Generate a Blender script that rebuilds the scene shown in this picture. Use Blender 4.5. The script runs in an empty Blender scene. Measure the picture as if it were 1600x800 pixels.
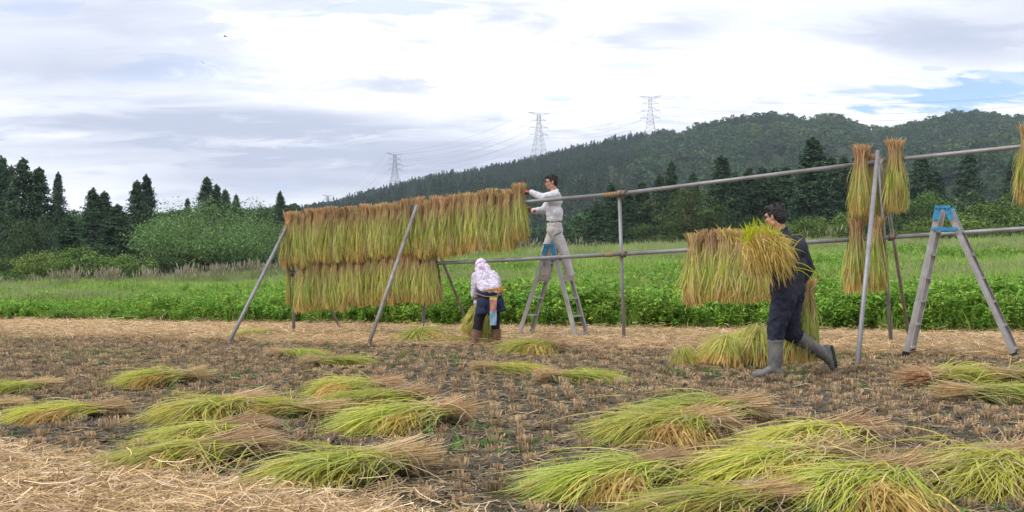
import bpy, bmesh, math, random
import numpy as np
from mathutils import Vector, Matrix, noise as mnoise
PI = math.pi
R = math.radians
rng = np.random.default_rng(7)
random.seed(7)
scene = bpy.context.scene
COL = scene.collection

# ------------------------------------------------------------------ camera
CAMZ, F, YH = 0.95, 1600.0, 438.0
cam_data = bpy.data.cameras.new("camera")
cam = bpy.data.objects.new("camera", cam_data)
COL.objects.link(cam)
cam.location = (0, 0, CAMZ)
cam.rotation_euler = (R(90), 0, 0)
cam_data.sensor_width = 36.0
cam_data.lens = 36.0
cam_data.shift_y = (YH - 400) / 1600.0
cam_data.clip_start = 0.05
cam_data.clip_end = 12000
scene.camera = cam

# ------------------------------------------------------------------ sky + sun
SUN_EL, SUN_ROT = 46, 245          # sun behind the clouds, high, behind and left of the camera
world = bpy.data.worlds.new("World")
scene.world = world
world.use_nodes = True
def build_sky():
    nt = world.node_tree
    N, L = nt.nodes, nt.links
    N.clear()
    def node(t, **k):
        n = N.new(t)
        for a, b in k.items():
            setattr(n, a, b)
        return n
    def math_(op, a, b=None, c=None, clamp=False):
        n = node('ShaderNodeMath', operation=op, use_clamp=clamp)
        for i, v in enumerate((a, b, c)):
            if v is None:
                continue
            if isinstance(v, (int, float)):
                n.inputs[i].default_value = v
            else:
                L.new(v, n.inputs[i])
        return n.outputs[0]
    def mix(f, a, b):
        n = node('ShaderNodeMix', data_type='RGBA')
        for s, v in ((n.inputs[0], f), (n.inputs[6], a), (n.inputs[7], b)):
            if isinstance(v, (int, float)):
                s.default_value = v
            elif isinstance(v, tuple):
                s.default_value = (*v, 1)
            else:
                L.new(v, s)
        return n.outputs[2]
    def ramp(v, lo, hi):
        n = node('ShaderNodeMapRange', interpolation_type='SMOOTHSTEP')
        L.new(v, n.inputs[0])
        n.inputs[1].default_value = lo
        n.inputs[2].default_value = hi
        return n.outputs[0]
    tc = node('ShaderNodeTexCoord')
    sep = node('ShaderNodeSeparateXYZ')
    L.new(tc.outputs['Generated'], sep.inputs[0])
    x, y, z = sep.outputs
    # flat cloud deck: direction projected on a plane overhead
    zz = math_('ADD', math_('MAXIMUM', z, 0.0), 0.15)
    u, v = math_('DIVIDE', x, zz), math_('DIVIDE', y, zz)
    cmb = node('ShaderNodeCombineXYZ')
    L.new(u, cmb.inputs[0]); L.new(v, cmb.inputs[1])
    def nz(scale, detail, rough, off, dist=0.0, sx=1.0, sy=1.0):
        mp = node('ShaderNodeMapping')
        L.new(cmb.outputs[0], mp.inputs[0])
        mp.inputs['Location'].default_value = off
        mp.inputs['Scale'].default_value = (sx, sy, 1)
        n = node('ShaderNodeTexNoise')
        L.new(mp.outputs[0], n.inputs['Vector'])
        n.inputs['Scale'].default_value = scale
        n.inputs['Detail'].default_value = detail
        n.inputs['Roughness'].default_value = rough
        n.inputs['Distortion'].default_value = dist
        return n.outputs[0]
    big = nz(0.55, 3, 0.5, (3.1, 1.7, 0), 0.3, 0.8, 1.0)
    mid = nz(1.5, 7, 0.55, (7.3, 4.2, 0), 0.5, 0.7, 1.3)
    fine = nz(4.5, 8, 0.62, (1.3, 9.2, 0), 0.6, 0.7, 1.3)
    def spot(px, py, rx, ry, wob=0.5, lo=0.15):
        """soft patch of the cloud deck around one compass direction (px, py: azimuth and elevation as slopes)"""
        dx = math_('DIVIDE', math_('SUBTRACT', math_('DIVIDE', x, math_('MAXIMUM', y, 0.05)), (px - 800) / 1600), rx / 1600)
        dz = math_('DIVIDE', math_('SUBTRACT', math_('DIVIDE', z, math_('MAXIMUM', y, 0.05)), (YH - py) / 1600), ry / 1600)
        d = math_('SQRT', math_('ADD', math_('MULTIPLY', dx, dx), math_('MULTIPLY', dz, dz)))
        d = math_('ADD', d, math_('MULTIPLY', math_('SUBTRACT', mid, 0.5), wob * 4.5))
        d = math_('ADD', d, math_('MULTIPLY', math_('SUBTRACT', fine, 0.5), wob * 5.0))
        front = math_('GREATER_THAN', y, 0.05)
        return math_('MULTIPLY', math_('SUBTRACT', 1.0, ramp(d, lo, 1.15)), front)
    shade = math_('ADD', math_('MULTIPLY', big, 0.40), math_('ADD', math_('MULTIPLY', mid, 0.40), math_('MULTIPLY', fine, 0.20)))
    for px, py, rx, ry, a in ((200, 50, 420, 60, .02), (120, 150, 300, 40, -.05), (330, 195, 420, 34, .20), (120, 235, 420, 30, .10), (620, 235, 260, 34, .13), (520, 275, 420, 30, .09), (80, 120, 260, 60, .05),
                              (1060, 40, 150, 40, .12), (1480, 60, 330, 60, .17), (1260, 140, 130, 26, .09), (1130, 165, 140, 26, .09), (760, 190, 60, 20, .08),
                              (300, 110, 240, 40, .05), (760, 75, 420, 120, -.20), (1150, 100, 330, 55, -.16), (100, 210, 90, 10, -.12), (840, 200, 110, 24, -.06), (1250,170,300,20,-.08)):
        shade = math_('ADD', shade, math_('MULTIPLY', spot(px, py, rx, ry, 0.55), a))
    g = ramp(shade, 0.38, 0.71)
    cloud = mix(g, (1.16, 1.17, 1.22), (0.53, 0.575, 0.71))
    sky = node('ShaderNodeTexSky')
    sky.sky_type = 'NISHITA'
    sky.sun_disc = False
    sky.sun_elevation = R(SUN_EL)
    sky.sun_rotation = R(SUN_ROT)
    sky.air_density = 1.0
    sky.dust_density = 0.3
    sb = node('ShaderNodeMix', data_type='RGBA', blend_type='MULTIPLY')
    sb.inputs[0].default_value = 1.0
    L.new(sky.outputs[0], sb.inputs[6]); sb.inputs[7].default_value = (0.95, 1.25, 1.75, 1)
    skyc = sb.outputs[2]
    hole = None
    for px, py, rx, ry, a in ((1520, 145, 115, 22, .85), (1400, 142, 75, 10, .6), (1575, 125, 60, 12, .6), (872, 155, 30, 5, .3), (660, 65, 60, 10, .3), (250, 105, 110, 22, .2), (980, 103, 40, 4, .25),
                              (620, 10, 200, 12, .4), (1455, 107, 20, 4, .3), (60, 12, 160, 14, .25)):
        s = math_('MULTIPLY', spot(px, py, rx, ry, 0.95, 0.55), a)
        hole = s if hole is None else math_('MAXIMUM', hole, s)
    gen = math_('MULTIPLY', ramp(math_('ADD', math_('MULTIPLY', mid, .5), math_('MULTIPLY', big, .5)), 0.60, 0.70), 0.5)
    hole = math_('MAXIMUM', hole, gen, clamp=True)
    bright = node('ShaderNodeVectorMath', operation='SCALE')
    L.new(cloud, bright.inputs[0])
    bright.inputs['Scale'].default_value = 10.0
    col = mix(hole, bright.outputs[0], skyc)
    bg = node('ShaderNodeBackground')
    L.new(col, bg.inputs[0])
    bg.inputs[1].default_value = 0.1
    out = node('ShaderNodeOutputWorld')
    L.new(bg.outputs[0], out.inputs[0])
build_sky()
sun_d = bpy.data.lights.new("sun", 'SUN')
sun_d.energy = 2.0
sun_d.angle = R(11)
sun_d.color = (1.0, 0.96, 0.88)
sun = bpy.data.objects.new("sun", sun_d)
COL.objects.link(sun)
# rotation: lamp shines from azimuth SUN_ROT (clockwise from +Y)
_dir = Vector((math.sin(R(SUN_ROT)) * math.cos(R(SUN_EL)), math.cos(R(SUN_ROT)) * math.cos(R(SUN_EL)), math.sin(R(SUN_EL))))
sun.rotation_euler = _dir.to_track_quat('Z', 'Y').to_euler()
sun.location = (0, -5, 30)
vs = scene.view_settings
vs.view_transform = 'Standard'
vs.look = 'None'
vs.exposure = 0.26
vs.gamma = 1.0
scene.render.engine = 'CYCLES'
scene.cycles.max_bounces = 6
scene.cycles.diffuse_bounces = 3
scene.cycles.transparent_max_bounces = 8
scene.cycles.volume_bounces = 0

# ------------------------------------------------------------------ materials
def new_mat(name):
    m = bpy.data.materials.new(name)
    m.use_nodes = True
    nt = m.node_tree
    nt.nodes.clear()
    return m, nt
def plain(name, col, rough=0.7, metal=0.0, var=0.15, scale=8.0, bump=0.0, bscale=40.0, col2=None, detail=5, spec=0.3):
    m, nt = new_mat(name)
    N, L = nt.nodes, nt.links
    out = N.new('ShaderNodeOutputMaterial')
    b = N.new('ShaderNodeBsdfPrincipled')
    L.new(b.outputs[0], out.inputs[0])
    b.inputs['Roughness'].default_value = rough
    b.inputs['Metallic'].default_value = metal
    b.inputs['Specular IOR Level'].default_value = spec
    tc = N.new('ShaderNodeTexCoord')
    n = N.new('ShaderNodeTexNoise')
    L.new(tc.outputs['Object'], n.inputs['Vector'])
    n.inputs['Scale'].default_value = scale
    n.inputs['Detail'].default_value = detail
    n.inputs['Roughness'].default_value = 0.6
    cr = N.new('ShaderNodeValToRGB')
    c1 = col
    c2 = col2 if col2 else tuple(min(1, c * (1 + var)) for c in col)
    if col2 is None:
        c1 = tuple(c * (1 - var) for c in col)
    cr.color_ramp.elements[0].position = 0.35
    cr.color_ramp.elements[1].position = 0.65
    cr.color_ramp.elements[0].color = (*c1, 1)
    cr.color_ramp.elements[1].color = (*c2, 1)
    L.new(n.outputs[0], cr.inputs[0])
    L.new(cr.outputs[0], b.inputs['Base Color'])
    if bump:
        n2 = N.new('ShaderNodeTexNoise')
        L.new(tc.outputs['Object'], n2.inputs['Vector'])
        n2.inputs['Scale'].default_value = bscale
        n2.inputs['Detail'].default_value = 4
        bp = N.new('ShaderNodeBump')
        bp.inputs['Strength'].default_value = bump
        bp.inputs['Distance'].default_value = 0.02
        L.new(n2.outputs[0], bp.inputs['Height'])
        L.new(bp.outputs[0], b.inputs['Normal'])
    return m
def leafy(name, trans=0.3, var=0.25, hue=0.0, rough=0.6):
    """leaf / straw material: each blade's own colour is in the attribute 'tint'; instances differ a little"""
    m, nt = new_mat(name)
    N, L = nt.nodes, nt.links
    out = N.new('ShaderNodeOutputMaterial')
    at = N.new('ShaderNodeAttribute')
    at.attribute_name = 'tint'
    oi = N.new('ShaderNodeObjectInfo')
    mr = N.new('ShaderNodeMapRange')
    L.new(oi.outputs['Random'], mr.inputs[0])
    mr.inputs[3].default_value = 1 - var
    mr.inputs[4].default_value = 1 + var
    hs = N.new('ShaderNodeHueSaturation')
    L.new(at.outputs['Color'], hs.inputs['Color'])
    L.new(mr.outputs[0], hs.inputs['Value'])
    if hue:
        mh = N.new('ShaderNodeMapRange')
        ml = N.new('ShaderNodeMath'); ml.operation = 'FRACT'
        mm = N.new('ShaderNodeMath'); mm.operation = 'MULTIPLY'; mm.inputs[1].default_value = 7.31
        L.new(oi.outputs['Random'], mm.inputs[0]); L.new(mm.outputs[0], ml.inputs[0])
        L.new(ml.outputs[0], mh.inputs[0])
        mh.inputs[3].default_value = 0.5 - hue
        mh.inputs[4].default_value = 0.5 + hue
        L.new(mh.outputs[0], hs.inputs['Hue'])
    d = N.new('ShaderNodeBsdfPrincipled')
    d.inputs['Roughness'].default_value = rough
    d.inputs['Specular IOR Level'].default_value = 0.2
    L.new(hs.outputs[0], d.inputs['Base Color'])
    t = N.new('ShaderNodeBsdfTranslucent')
    L.new(hs.outputs[0], t.inputs[0])
    mx = N.new('ShaderNodeMixShader')
    mx.inputs[0].default_value = trans
    L.new(d.outputs[0], mx.inputs[1]); L.new(t.outputs[0], mx.inputs[2])
    L.new(mx.outputs[0], out.inputs[0])
    return m
M = {}
M['rice'] = leafy('rice_straw', 0.42, 0.15, 0.013)
M['stubble'] = leafy('stubble_straw', 0.2, 0.3, 0.01)
M['grass'] = leafy('grass_blades', 0.4, 0.22, 0.02)
M['tree'] = leafy('tree_leaves', 0.25, 0.25, 0.015, 0.7)
M['forest'] = leafy('forest_leaves', 0.2, 0.28, 0.02, 0.8)
M['cedar'] = leafy('cedar_needles', 0.15, 0.18, 0.01, 0.8)
M['bark'] = plain('bark', (0.09, 0.065, 0.045), 0.9, bump=0.5, bscale=20)
M['pipe'] = plain('galvanised_pipe', (0.29, 0.29, 0.305), 0.5, 0.35, col2=(0.20, 0.19, 0.185), scale=3.5, bump=0.25, bscale=60, detail=9)
M['rustpipe'] = plain('weathered_pipe', (0.30, 0.295, 0.29), 0.6, 0.3, col2=(0.20, 0.165, 0.13), scale=5)
M['alu'] = plain('aluminium', (0.44, 0.425, 0.415), 0.45, 0.35, col2=(0.33, 0.30, 0.27), scale=7, bump=0.1)
M['blue'] = plain('blue_paint', (0.03, 0.19, 0.36), 0.5, 0.0, col2=(0.06, 0.27, 0.44), scale=22)
M['rubber'] = plain('black_rubber', (0.02, 0.02, 0.02), 0.8)
M['rope'] = plain('straw_rope', (0.33, 0.22, 0.12), 0.9, bump=0.6, bscale=120)
M['clamp'] = plain('rusty_clamp', (0.16, 0.14, 0.13), 0.7, 0.3, col2=(0.22, 0.12, 0.07), scale=20)
M['steel'] = plain('tower_steel', (0.42, 0.43, 0.45), 0.6, 0.2)
M['skin'] = plain('skin', (0.46, 0.235, 0.15), 0.55, var=0.08, scale=20)
M['hair'] = plain('black_hair', (0.018, 0.015, 0.015), 0.5, var=0.4, scale=60, bump=0.8, bscale=90)
M['workshirt'] = plain('pale_grey_workwear', (0.50, 0.50, 0.54), 0.85, col2=(0.60, 0.60, 0.64), scale=7, bump=0.25, bscale=18)
M['worktrousers'] = plain('pale_beige_grey_trousers', (0.43, 0.41, 0.41), 0.85, col2=(0.53, 0.51, 0.51), scale=8, bump=0.25, bscale=18)
M['belt'] = plain('black_belt', (0.02, 0.018, 0.018), 0.5)
M['buckle'] = plain('buckle', (0.6, 0.6, 0.6), 0.3, 0.8)
M['shoe'] = plain('dusty_white_shoes', (0.50, 0.46, 0.42), 0.8, col2=(0.32, 0.26, 0.21), scale=25)
M['glove'] = plain('orange_glove', (0.42, 0.075, 0.03), 0.7)
M['gloveblack'] = plain('dark_glove_palm', (0.035, 0.025, 0.025), 0.7)
M['navy'] = plain('dark_navy_workwear', (0.013, 0.016, 0.032), 0.85, col2=(0.026, 0.028, 0.045), scale=9, bump=0.35, bscale=22)
M['charcoal'] = plain('faded_black_jacket', (0.018, 0.020, 0.030), 0.85, col2=(0.038, 0.038, 0.052), scale=9, bump=0.35, bscale=22)
M['greyboot'] = plain('grey_rubber_boot', (0.10, 0.105, 0.112), 0.55, col2=(0.185, 0.17, 0.15), scale=7, spec=0.4, bump=.2, bscale=18, detail=9)
M['sole'] = plain('boot_sole', (0.05, 0.05, 0.052), 0.7)
M['brownboot'] = plain('brown_boot', (0.17, 0.095, 0.06), 0.75, var=0.2, scale=16)
M['blacktrousers'] = plain('black_trousers', (0.014, 0.012, 0.017), 0.85)
M['indigo'] = plain('indigo_apron', (0.018, 0.027, 0.058), 0.9, var=0.25, scale=12)
M['orange'] = plain('orange_cloth', (0.55, 0.25, 0.03), 0.8)
M['scarf'] = plain('pink_lavender_scarf', (0.60, 0.46, 0.60), 0.85, col2=(0.70, 0.60, 0.70), scale=28, bump=0.2)
M['blouse'] = plain('floral_blouse', (0.62, 0.58, 0.64), 0.85, col2=(0.36, 0.31, 0.42), scale=22, bump=0.25, bscale=25, detail=2)
M['lens'] = plain('spectacle_frame', (0.03, 0.03, 0.03), 0.4)
M['eye'] = plain('eye_dark', (0.03, 0.02, 0.02), 0.3)
M['lip'] = plain('lips', (0.38, 0.15, 0.11), 0.5)
M['wood'] = plain('sickle_handle_wood', (0.30, 0.17, 0.08), 0.6)
M['blade'] = plain('sickle_blade', (0.55, 0.57, 0.60), 0.35, 0.7)
M['bird'] = plain('bird_feathers', (0.10, 0.09, 0.09), 0.8)
M['terrain'] = plain('hill_floor', (0.030, 0.045, 0.018), 0.95, col2=(0.05, 0.065, 0.024), scale=0.05)
M['meadow'] = plain('meadow_floor', (0.05, 0.10, 0.02), 0.95, col2=(0.09, 0.15, 0.035), scale=0.6)

def checked_pouch():
    """hanging towel: yellow top band, red checks, light blue lower half (flat print)"""
    m, nt = new_mat('checked_towel')
    N, L = nt.nodes, nt.links
    out = N.new('ShaderNodeOutputMaterial'); b = N.new('ShaderNodeBsdfPrincipled')
    L.new(b.outputs[0], out.inputs[0]); b.inputs['Roughness'].default_value = 0.9
    tc = N.new('ShaderNodeTexCoord'); sp = N.new('ShaderNodeSeparateXYZ')
    L.new(tc.outputs['Generated'], sp.inputs[0])
    cr = N.new('ShaderNodeValToRGB'); cr.color_ramp.interpolation = 'CONSTANT'
    e = cr.color_ramp.elements
    e[0].position = 0; e[0].color = (0.16, 0.32, 0.42, 1)
    e[1].position = 0.5; e[1].color = (0.42, 0.13, 0.09, 1)
    k = e.new(0.9); k.color = (0.62, 0.50, 0.06, 1)
    L.new(sp.outputs[2], cr.inputs[0])
    ck = N.new('ShaderNodeTexChecker'); ck.inputs['Scale'].default_value = 9
    L.new(tc.outputs['Generated'], ck.inputs[0])
    mx = N.new('ShaderNodeMix'); mx.data_type = 'RGBA'
    ml = N.new('ShaderNodeMath'); ml.operation = 'MULTIPLY'; ml.inputs[1].default_value = 0.3
    L.new(ck.outputs[1], ml.inputs[0]); L.new(ml.outputs[0], mx.inputs[0])
    L.new(cr.outputs[0], mx.inputs[6]); mx.inputs[7].default_value = (0.5, 0.5, 0.5, 1)
    L.new(mx.outputs[2], b.inputs['Base Color'])
    return m
M['towel'] = checked_pouch()

# ------------------------------------------------------------------ object helpers
def tag(o, label=None, cat=None, group=None, kind=None):
    if label: o['label'] = label
    if cat: o['category'] = cat
    if group: o['group'] = group
    if kind: o['kind'] = kind
    return o
def empty(name, loc=(0, 0, 0), rz=0.0, scale=1.0, parent=None):
    o = bpy.data.objects.new(name, None)
    o.empty_display_size = 0.1
    o.location = loc
    o.rotation_euler = (0, 0, rz)
    o.scale = (scale,) * 3 if isinstance(scale, (int, float)) else scale
    COL.objects.link(o)
    if parent: o.parent = parent
    return o
def link(name, mesh, parent=None, col=None):
    o = bpy.data.objects.new(name, mesh)
    (col or COL).objects.link(o)
    if parent: o.parent = parent
    return o
def copy_tree(o, parent=None):
    c = o.copy()
    COL.objects.link(c)
    c.parent = parent
    for ch in list(o.children):
        copy_tree(ch, c)
    return c
def np_mesh(name, V, Fq, mat, tint=None, smooth=True):
    """mesh from arrays; Fq is (n,4) or (n,3)"""
    me = bpy.data.meshes.new(name)
    V = np.ascontiguousarray(V, dtype=np.float32).reshape(-1, 3)
    Fq = np.ascontiguousarray(Fq, dtype=np.int32)
    k = Fq.shape[1]
    me.vertices.add(len(V)); me.vertices.foreach_set('co', V.ravel())
    me.loops.add(Fq.size); me.loops.foreach_set('vertex_index', Fq.ravel())
    me.polygons.add(len(Fq))
    me.polygons.foreach_set('loop_start', np.arange(0, Fq.size, k, dtype=np.int32))
    me.polygons.foreach_set('loop_total', np.full(len(Fq), k, dtype=np.int32))
    if smooth:
        me.polygons.foreach_set('use_smooth', np.ones(len(Fq), dtype=bool))
    me.update(calc_edges=True)
    if tint is not None:
        a = me.color_attributes.new('tint', 'FLOAT_COLOR', 'POINT')
        c = np.ones((len(V), 4), dtype=np.float32)
        c[:, :3] = np.clip(tint.reshape(-1, 3), 0, 1)
        a.data.foreach_set('color', c.ravel())
    if mat is not None:
        me.materials.append(mat)
    return me
def ribbons(P, W, T, face=None):
    """P (n,k,3) centre lines, W (n,k) half widths, T (n,k,3) colours -> vertex, quad, tint arrays.
    face: (n,3) or None, the direction the flat side tends to face"""
    n, k, _ = P.shape
    tan = np.gradient(P, axis=1)
    tan /= np.linalg.norm(tan, axis=2, keepdims=True) + 1e-9
    if face is None:
        face = rng.normal(size=(n, 3))
    side = np.cross(tan, np.repeat(face[:, None, :], k, axis=1))
    side /= np.linalg.norm(side, axis=2, keepdims=True) + 1e-9
    A = P + side * W[..., None]
    B = P - side * W[..., None]
    V = np.stack([A, B], axis=2).reshape(-1, 3)
    C = np.stack([T, T], axis=2).reshape(-1, 3)
    base = (np.arange(n)[:, None] * k + np.arange(k - 1)[None, :]) * 2
    Q = np.stack([base, base + 1, base + 3, base + 2], axis=2).reshape(-1, 4)
    return V, Q, C
def cat(parts):
    Vs, Qs, Cs, o = [], [], [], 0
    for V, Q, C in parts:
        Vs.append(V); Qs.append(Q + o); Cs.append(C); o += len(V)
    return np.concatenate(Vs), np.concatenate(Qs), np.concatenate(Cs)
def pick(pal, n, jit=0.12):
    pal = np.array(pal)
    c = pal[rng.integers(0, len(pal), n)]
    return c * (1 + rng.normal(0, jit, (n, 1)))
def tube(bm, p0, p1, r0, r1=None, seg=8, cap=True):
    r1 = r0 if r1 is None else r1
    p0, p1 = Vector(p0), Vector(p1)
    d = (p1 - p0).normalized()
    a = d.orthogonal().normalized()
    b = d.cross(a)
    lo, hi = [], []
    for i in range(seg):
        t = 2 * PI * i / seg
        o = a * math.cos(t) + b * math.sin(t)
        lo.append(bm.verts.new(p0 + o * r0)); hi.append(bm.verts.new(p1 + o * r1))
    for i in range(seg):
        j = (i + 1) % seg
        f = bm.faces.new((lo[i], lo[j], hi[j], hi[i])); f.smooth = True
    if cap:
        bm.faces.new(lo[::-1]); bm.faces.new(hi)
def beam(bm, p0, p1, w, h, up=(0, 0, 1)):
    """rectangular bar: w across, h along 'up'"""
    p0, p1, up = Vector(p0), Vector(p1), Vector(up)
    d = (p1 - p0).normalized()
    s = d.cross(up)
    if s.length < 1e-4: s = d.orthogonal()
    s.normalize()
    u = s.cross(d).normalized()
    vs_ = []
    for p in (p0, p1):
        for a, b in ((-1, -1), (1, -1), (1, 1), (-1, 1)):
            vs_.append(bm.verts.new(p + s * (a * w / 2) + u * (b * h / 2)))
    for f in ((3, 2, 1, 0), (4, 5, 6, 7), (0, 1, 5, 4), (1, 2, 6, 5), (2, 3, 7, 6), (3, 0, 4, 7)):
        bm.faces.new([vs_[i] for i in f])
def bm_obj(name, bm, mat, parent=None):
    bmesh.ops.recalc_face_normals(bm, faces=bm.faces)
    me = bpy.data.meshes.new(name)
    bm.to_mesh(me); bm.free()
    me.materials.append(mat)
    return link(name, me, parent)
def unproj(x, y, z=0.0):
    s = (y - YH) / (CAMZ - z)
    Y = F / s
    return (x - 800) / F * Y, Y

# ------------------------------------------------------------------ instance scatter (stuff only)
def scatter(name, protos, pts, rots, scls, kind='stuff', parent=None):
    n = len(pts)
    if n == 0: return None
    me = bpy.data.meshes.new(name)
    me.vertices.add(n)
    me.vertices.foreach_set('co', np.ascontiguousarray(pts, dtype=np.float32).ravel())
    for nm, arr in (('rot', rots), ('scl', scls)):
        a = me.attributes.new(nm, 'FLOAT_VECTOR', 'POINT')
        a.data.foreach_set('vector', np.ascontiguousarray(arr, dtype=np.float32).ravel())
    a = me.attributes.new('idx', 'INT', 'POINT')
    a.data.foreach_set('value', rng.integers(0, len(protos), n).astype(np.int32))
    o = link(name, me, parent)
    if kind: o['kind'] = kind
    c = bpy.data.collections.new(name + '_sources')
    for i, p in enumerate(protos):
        c.objects.link(bpy.data.objects.new('%s_source_%02d' % (name, i), p))
    ng = bpy.data.node_groups.new(name + '_nodes', 'GeometryNodeTree')
    ng.interface.new_socket('Geometry', in_out='INPUT', socket_type='NodeSocketGeometry')
    ng.interface.new_socket('Geometry', in_out='OUTPUT', socket_type='NodeSocketGeometry')
    N, L = ng.nodes, ng.links
    gi, go = N.new('NodeGroupInput'), N.new('NodeGroupOutput')
    iop = N.new('GeometryNodeInstanceOnPoints')
    ci = N.new('GeometryNodeCollectionInfo')
    ci.inputs['Collection'].default_value = c
    ci.inputs['Separate Children'].default_value = True
    ci.inputs['Reset Children'].default_value = True
    def attr(nm, t):
        a = N.new('GeometryNodeInputNamedAttribute'); a.data_type = t; a.inputs['Name'].default_value = nm
        return a.outputs[0]
    L.new(gi.outputs[0], iop.inputs['Points'])
    L.new(ci.outputs[0], iop.inputs['Instance'])
    iop.inputs['Pick Instance'].default_value = True
    L.new(attr('idx', 'INT'), iop.inputs['Instance Index'])
    e2r = N.new('FunctionNodeEulerToRotation')
    L.new(attr('rot', 'FLOAT_VECTOR'), e2r.inputs[0])
    L.new(e2r.outputs[0], iop.inputs['Rotation'])
    L.new(attr('scl', 'FLOAT_VECTOR'), iop.inputs['Scale'])
    L.new(iop.outputs[0], go.inputs[0])
    md = o.modifiers.new('scatter', 'NODES')
    md.node_group = ng
    return o
def rots_z(n, tilt=0.0):
    r = np.zeros((n, 3)); r[:, 2] = rng.uniform(0, 2 * PI, n)
    if tilt: r[:, :2] = rng.normal(0, tilt, (n, 2))
    return r
def scl_u(n, a, b, za=1.0, zb=1.0):
    s = rng.uniform(a, b, n)
    return np.stack([s, s, s * rng.uniform(za, zb, n)], 1)

# ------------------------------------------------------------------ terrain shape
EDGE0, EDGEK = 19.7, -0.30            # line where the harvested field ends: Y = EDGE0 + EDGEK * X
def smooth(a, b, v):
    t = np.clip((v - a) / (b - a), 0, 1)
    return t * t * (3 - 2 * t)
RX = [-900, 300, 470, 530, 600, 680, 720, 800, 880, 960, 1010, 1040, 1065, 1100, 1150, 1200, 1240, 1262, 1300, 1335, 1355, 1400, 1440, 1500, 1540, 1600, 1750, 2000, 2600]
RY = [352, 345, 338, 322, 303, 284, 281, 264, 246, 229, 220, 216, 219, 201, 194, 187, 193, 197, 188, 201, 213, 211, 202, 183, 188, 193, 200, 180, 230]
BX = [-900, 0, 350, 600, 800, 1100, 1600, 2400]
BY = [458, 456, 447, 424, 404, 394, 387, 384]
def wav(X, Y, w, s):
    return (np.sin(X / w + s) * np.cos(Y / (w * 1.13) + 1.7 * s) + 0.6 * np.sin((X + 0.7 * Y) / (w * 0.61) + 2.3 * s) + 0.4 * np.sin((Y - 0.4 * X) / (w * 0.37) + s * 5.1)) / 2
def terrain_z(X, Y):
    X = np.asarray(X, float); Y = np.asarray(Y, float)
    D = np.maximum(Y, 1.0)
    x = np.clip(800 + 1600 * X / np.maximum(D, 20.0), -900, 2600)
    y60 = np.interp(x, BX, BY)
    yr = np.interp(x, RX, RY) + 2
    # mountain side
    t = np.interp(D, [60, 150, 350, 500, 700, 900, 1100, 1300, 2600], [0, .03, .10, .26, .50, .77, 1, .86, .3])
    base = np.minimum(y60, 400)
    ym = np.where(D < 350, y60 + (np.interp(D, [60, 150, 350], [0, -6, -18])) * 1.0, 0)
    y350 = y60 - 18
    tt = np.clip(np.interp(D, [350, 500, 700, 900, 1100, 1300, 2600], [0, .18, .45, .76, 1, .90, .30]), 0, 1)
    ym = np.where(D >= 350, y350 + (yr - y350) * tt, ym)
    # left wooded hill
    yl = np.interp(D, [60, 120, 200, 300, 1100, 2600], [0, -30, -72, -66, -100, -60]) + y60
    w = smooth(430, 560, x)
    y = yl * (1 - w) + ym * w
    z = CAMZ + (YH - y) / 1600 * D
    bump = smooth(380, 520, D) * (1 - smooth(760, 1060, D) * 0.88) * w
    z = z + 24 * bump * wav(X, Y, 62, 1.3) + 11 * bump * wav(X, Y, 27, 4.0)
    z = z + 0.35 * smooth(60, 100, D) * wav(X, Y, 9, 2.0)
    # ramp from field edge to 60 m
    De = EDGE0 + EDGEK * X
    De = np.clip(De, 8, 45)
    z60 = CAMZ + (YH - y60) / 1600 * 60
    q = np.clip((D - De) / (60 - De), 0, 1)
    near = z60 * q + 0.05 * wav(X, Y, 1.7, 3.0) * smooth(0, .15, q)
    return np.where(D < 60, np.where(D < De, -0.12, near), z)

# ------------------------------------------------------------------ the harvested field
HEADW = 4.9
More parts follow.
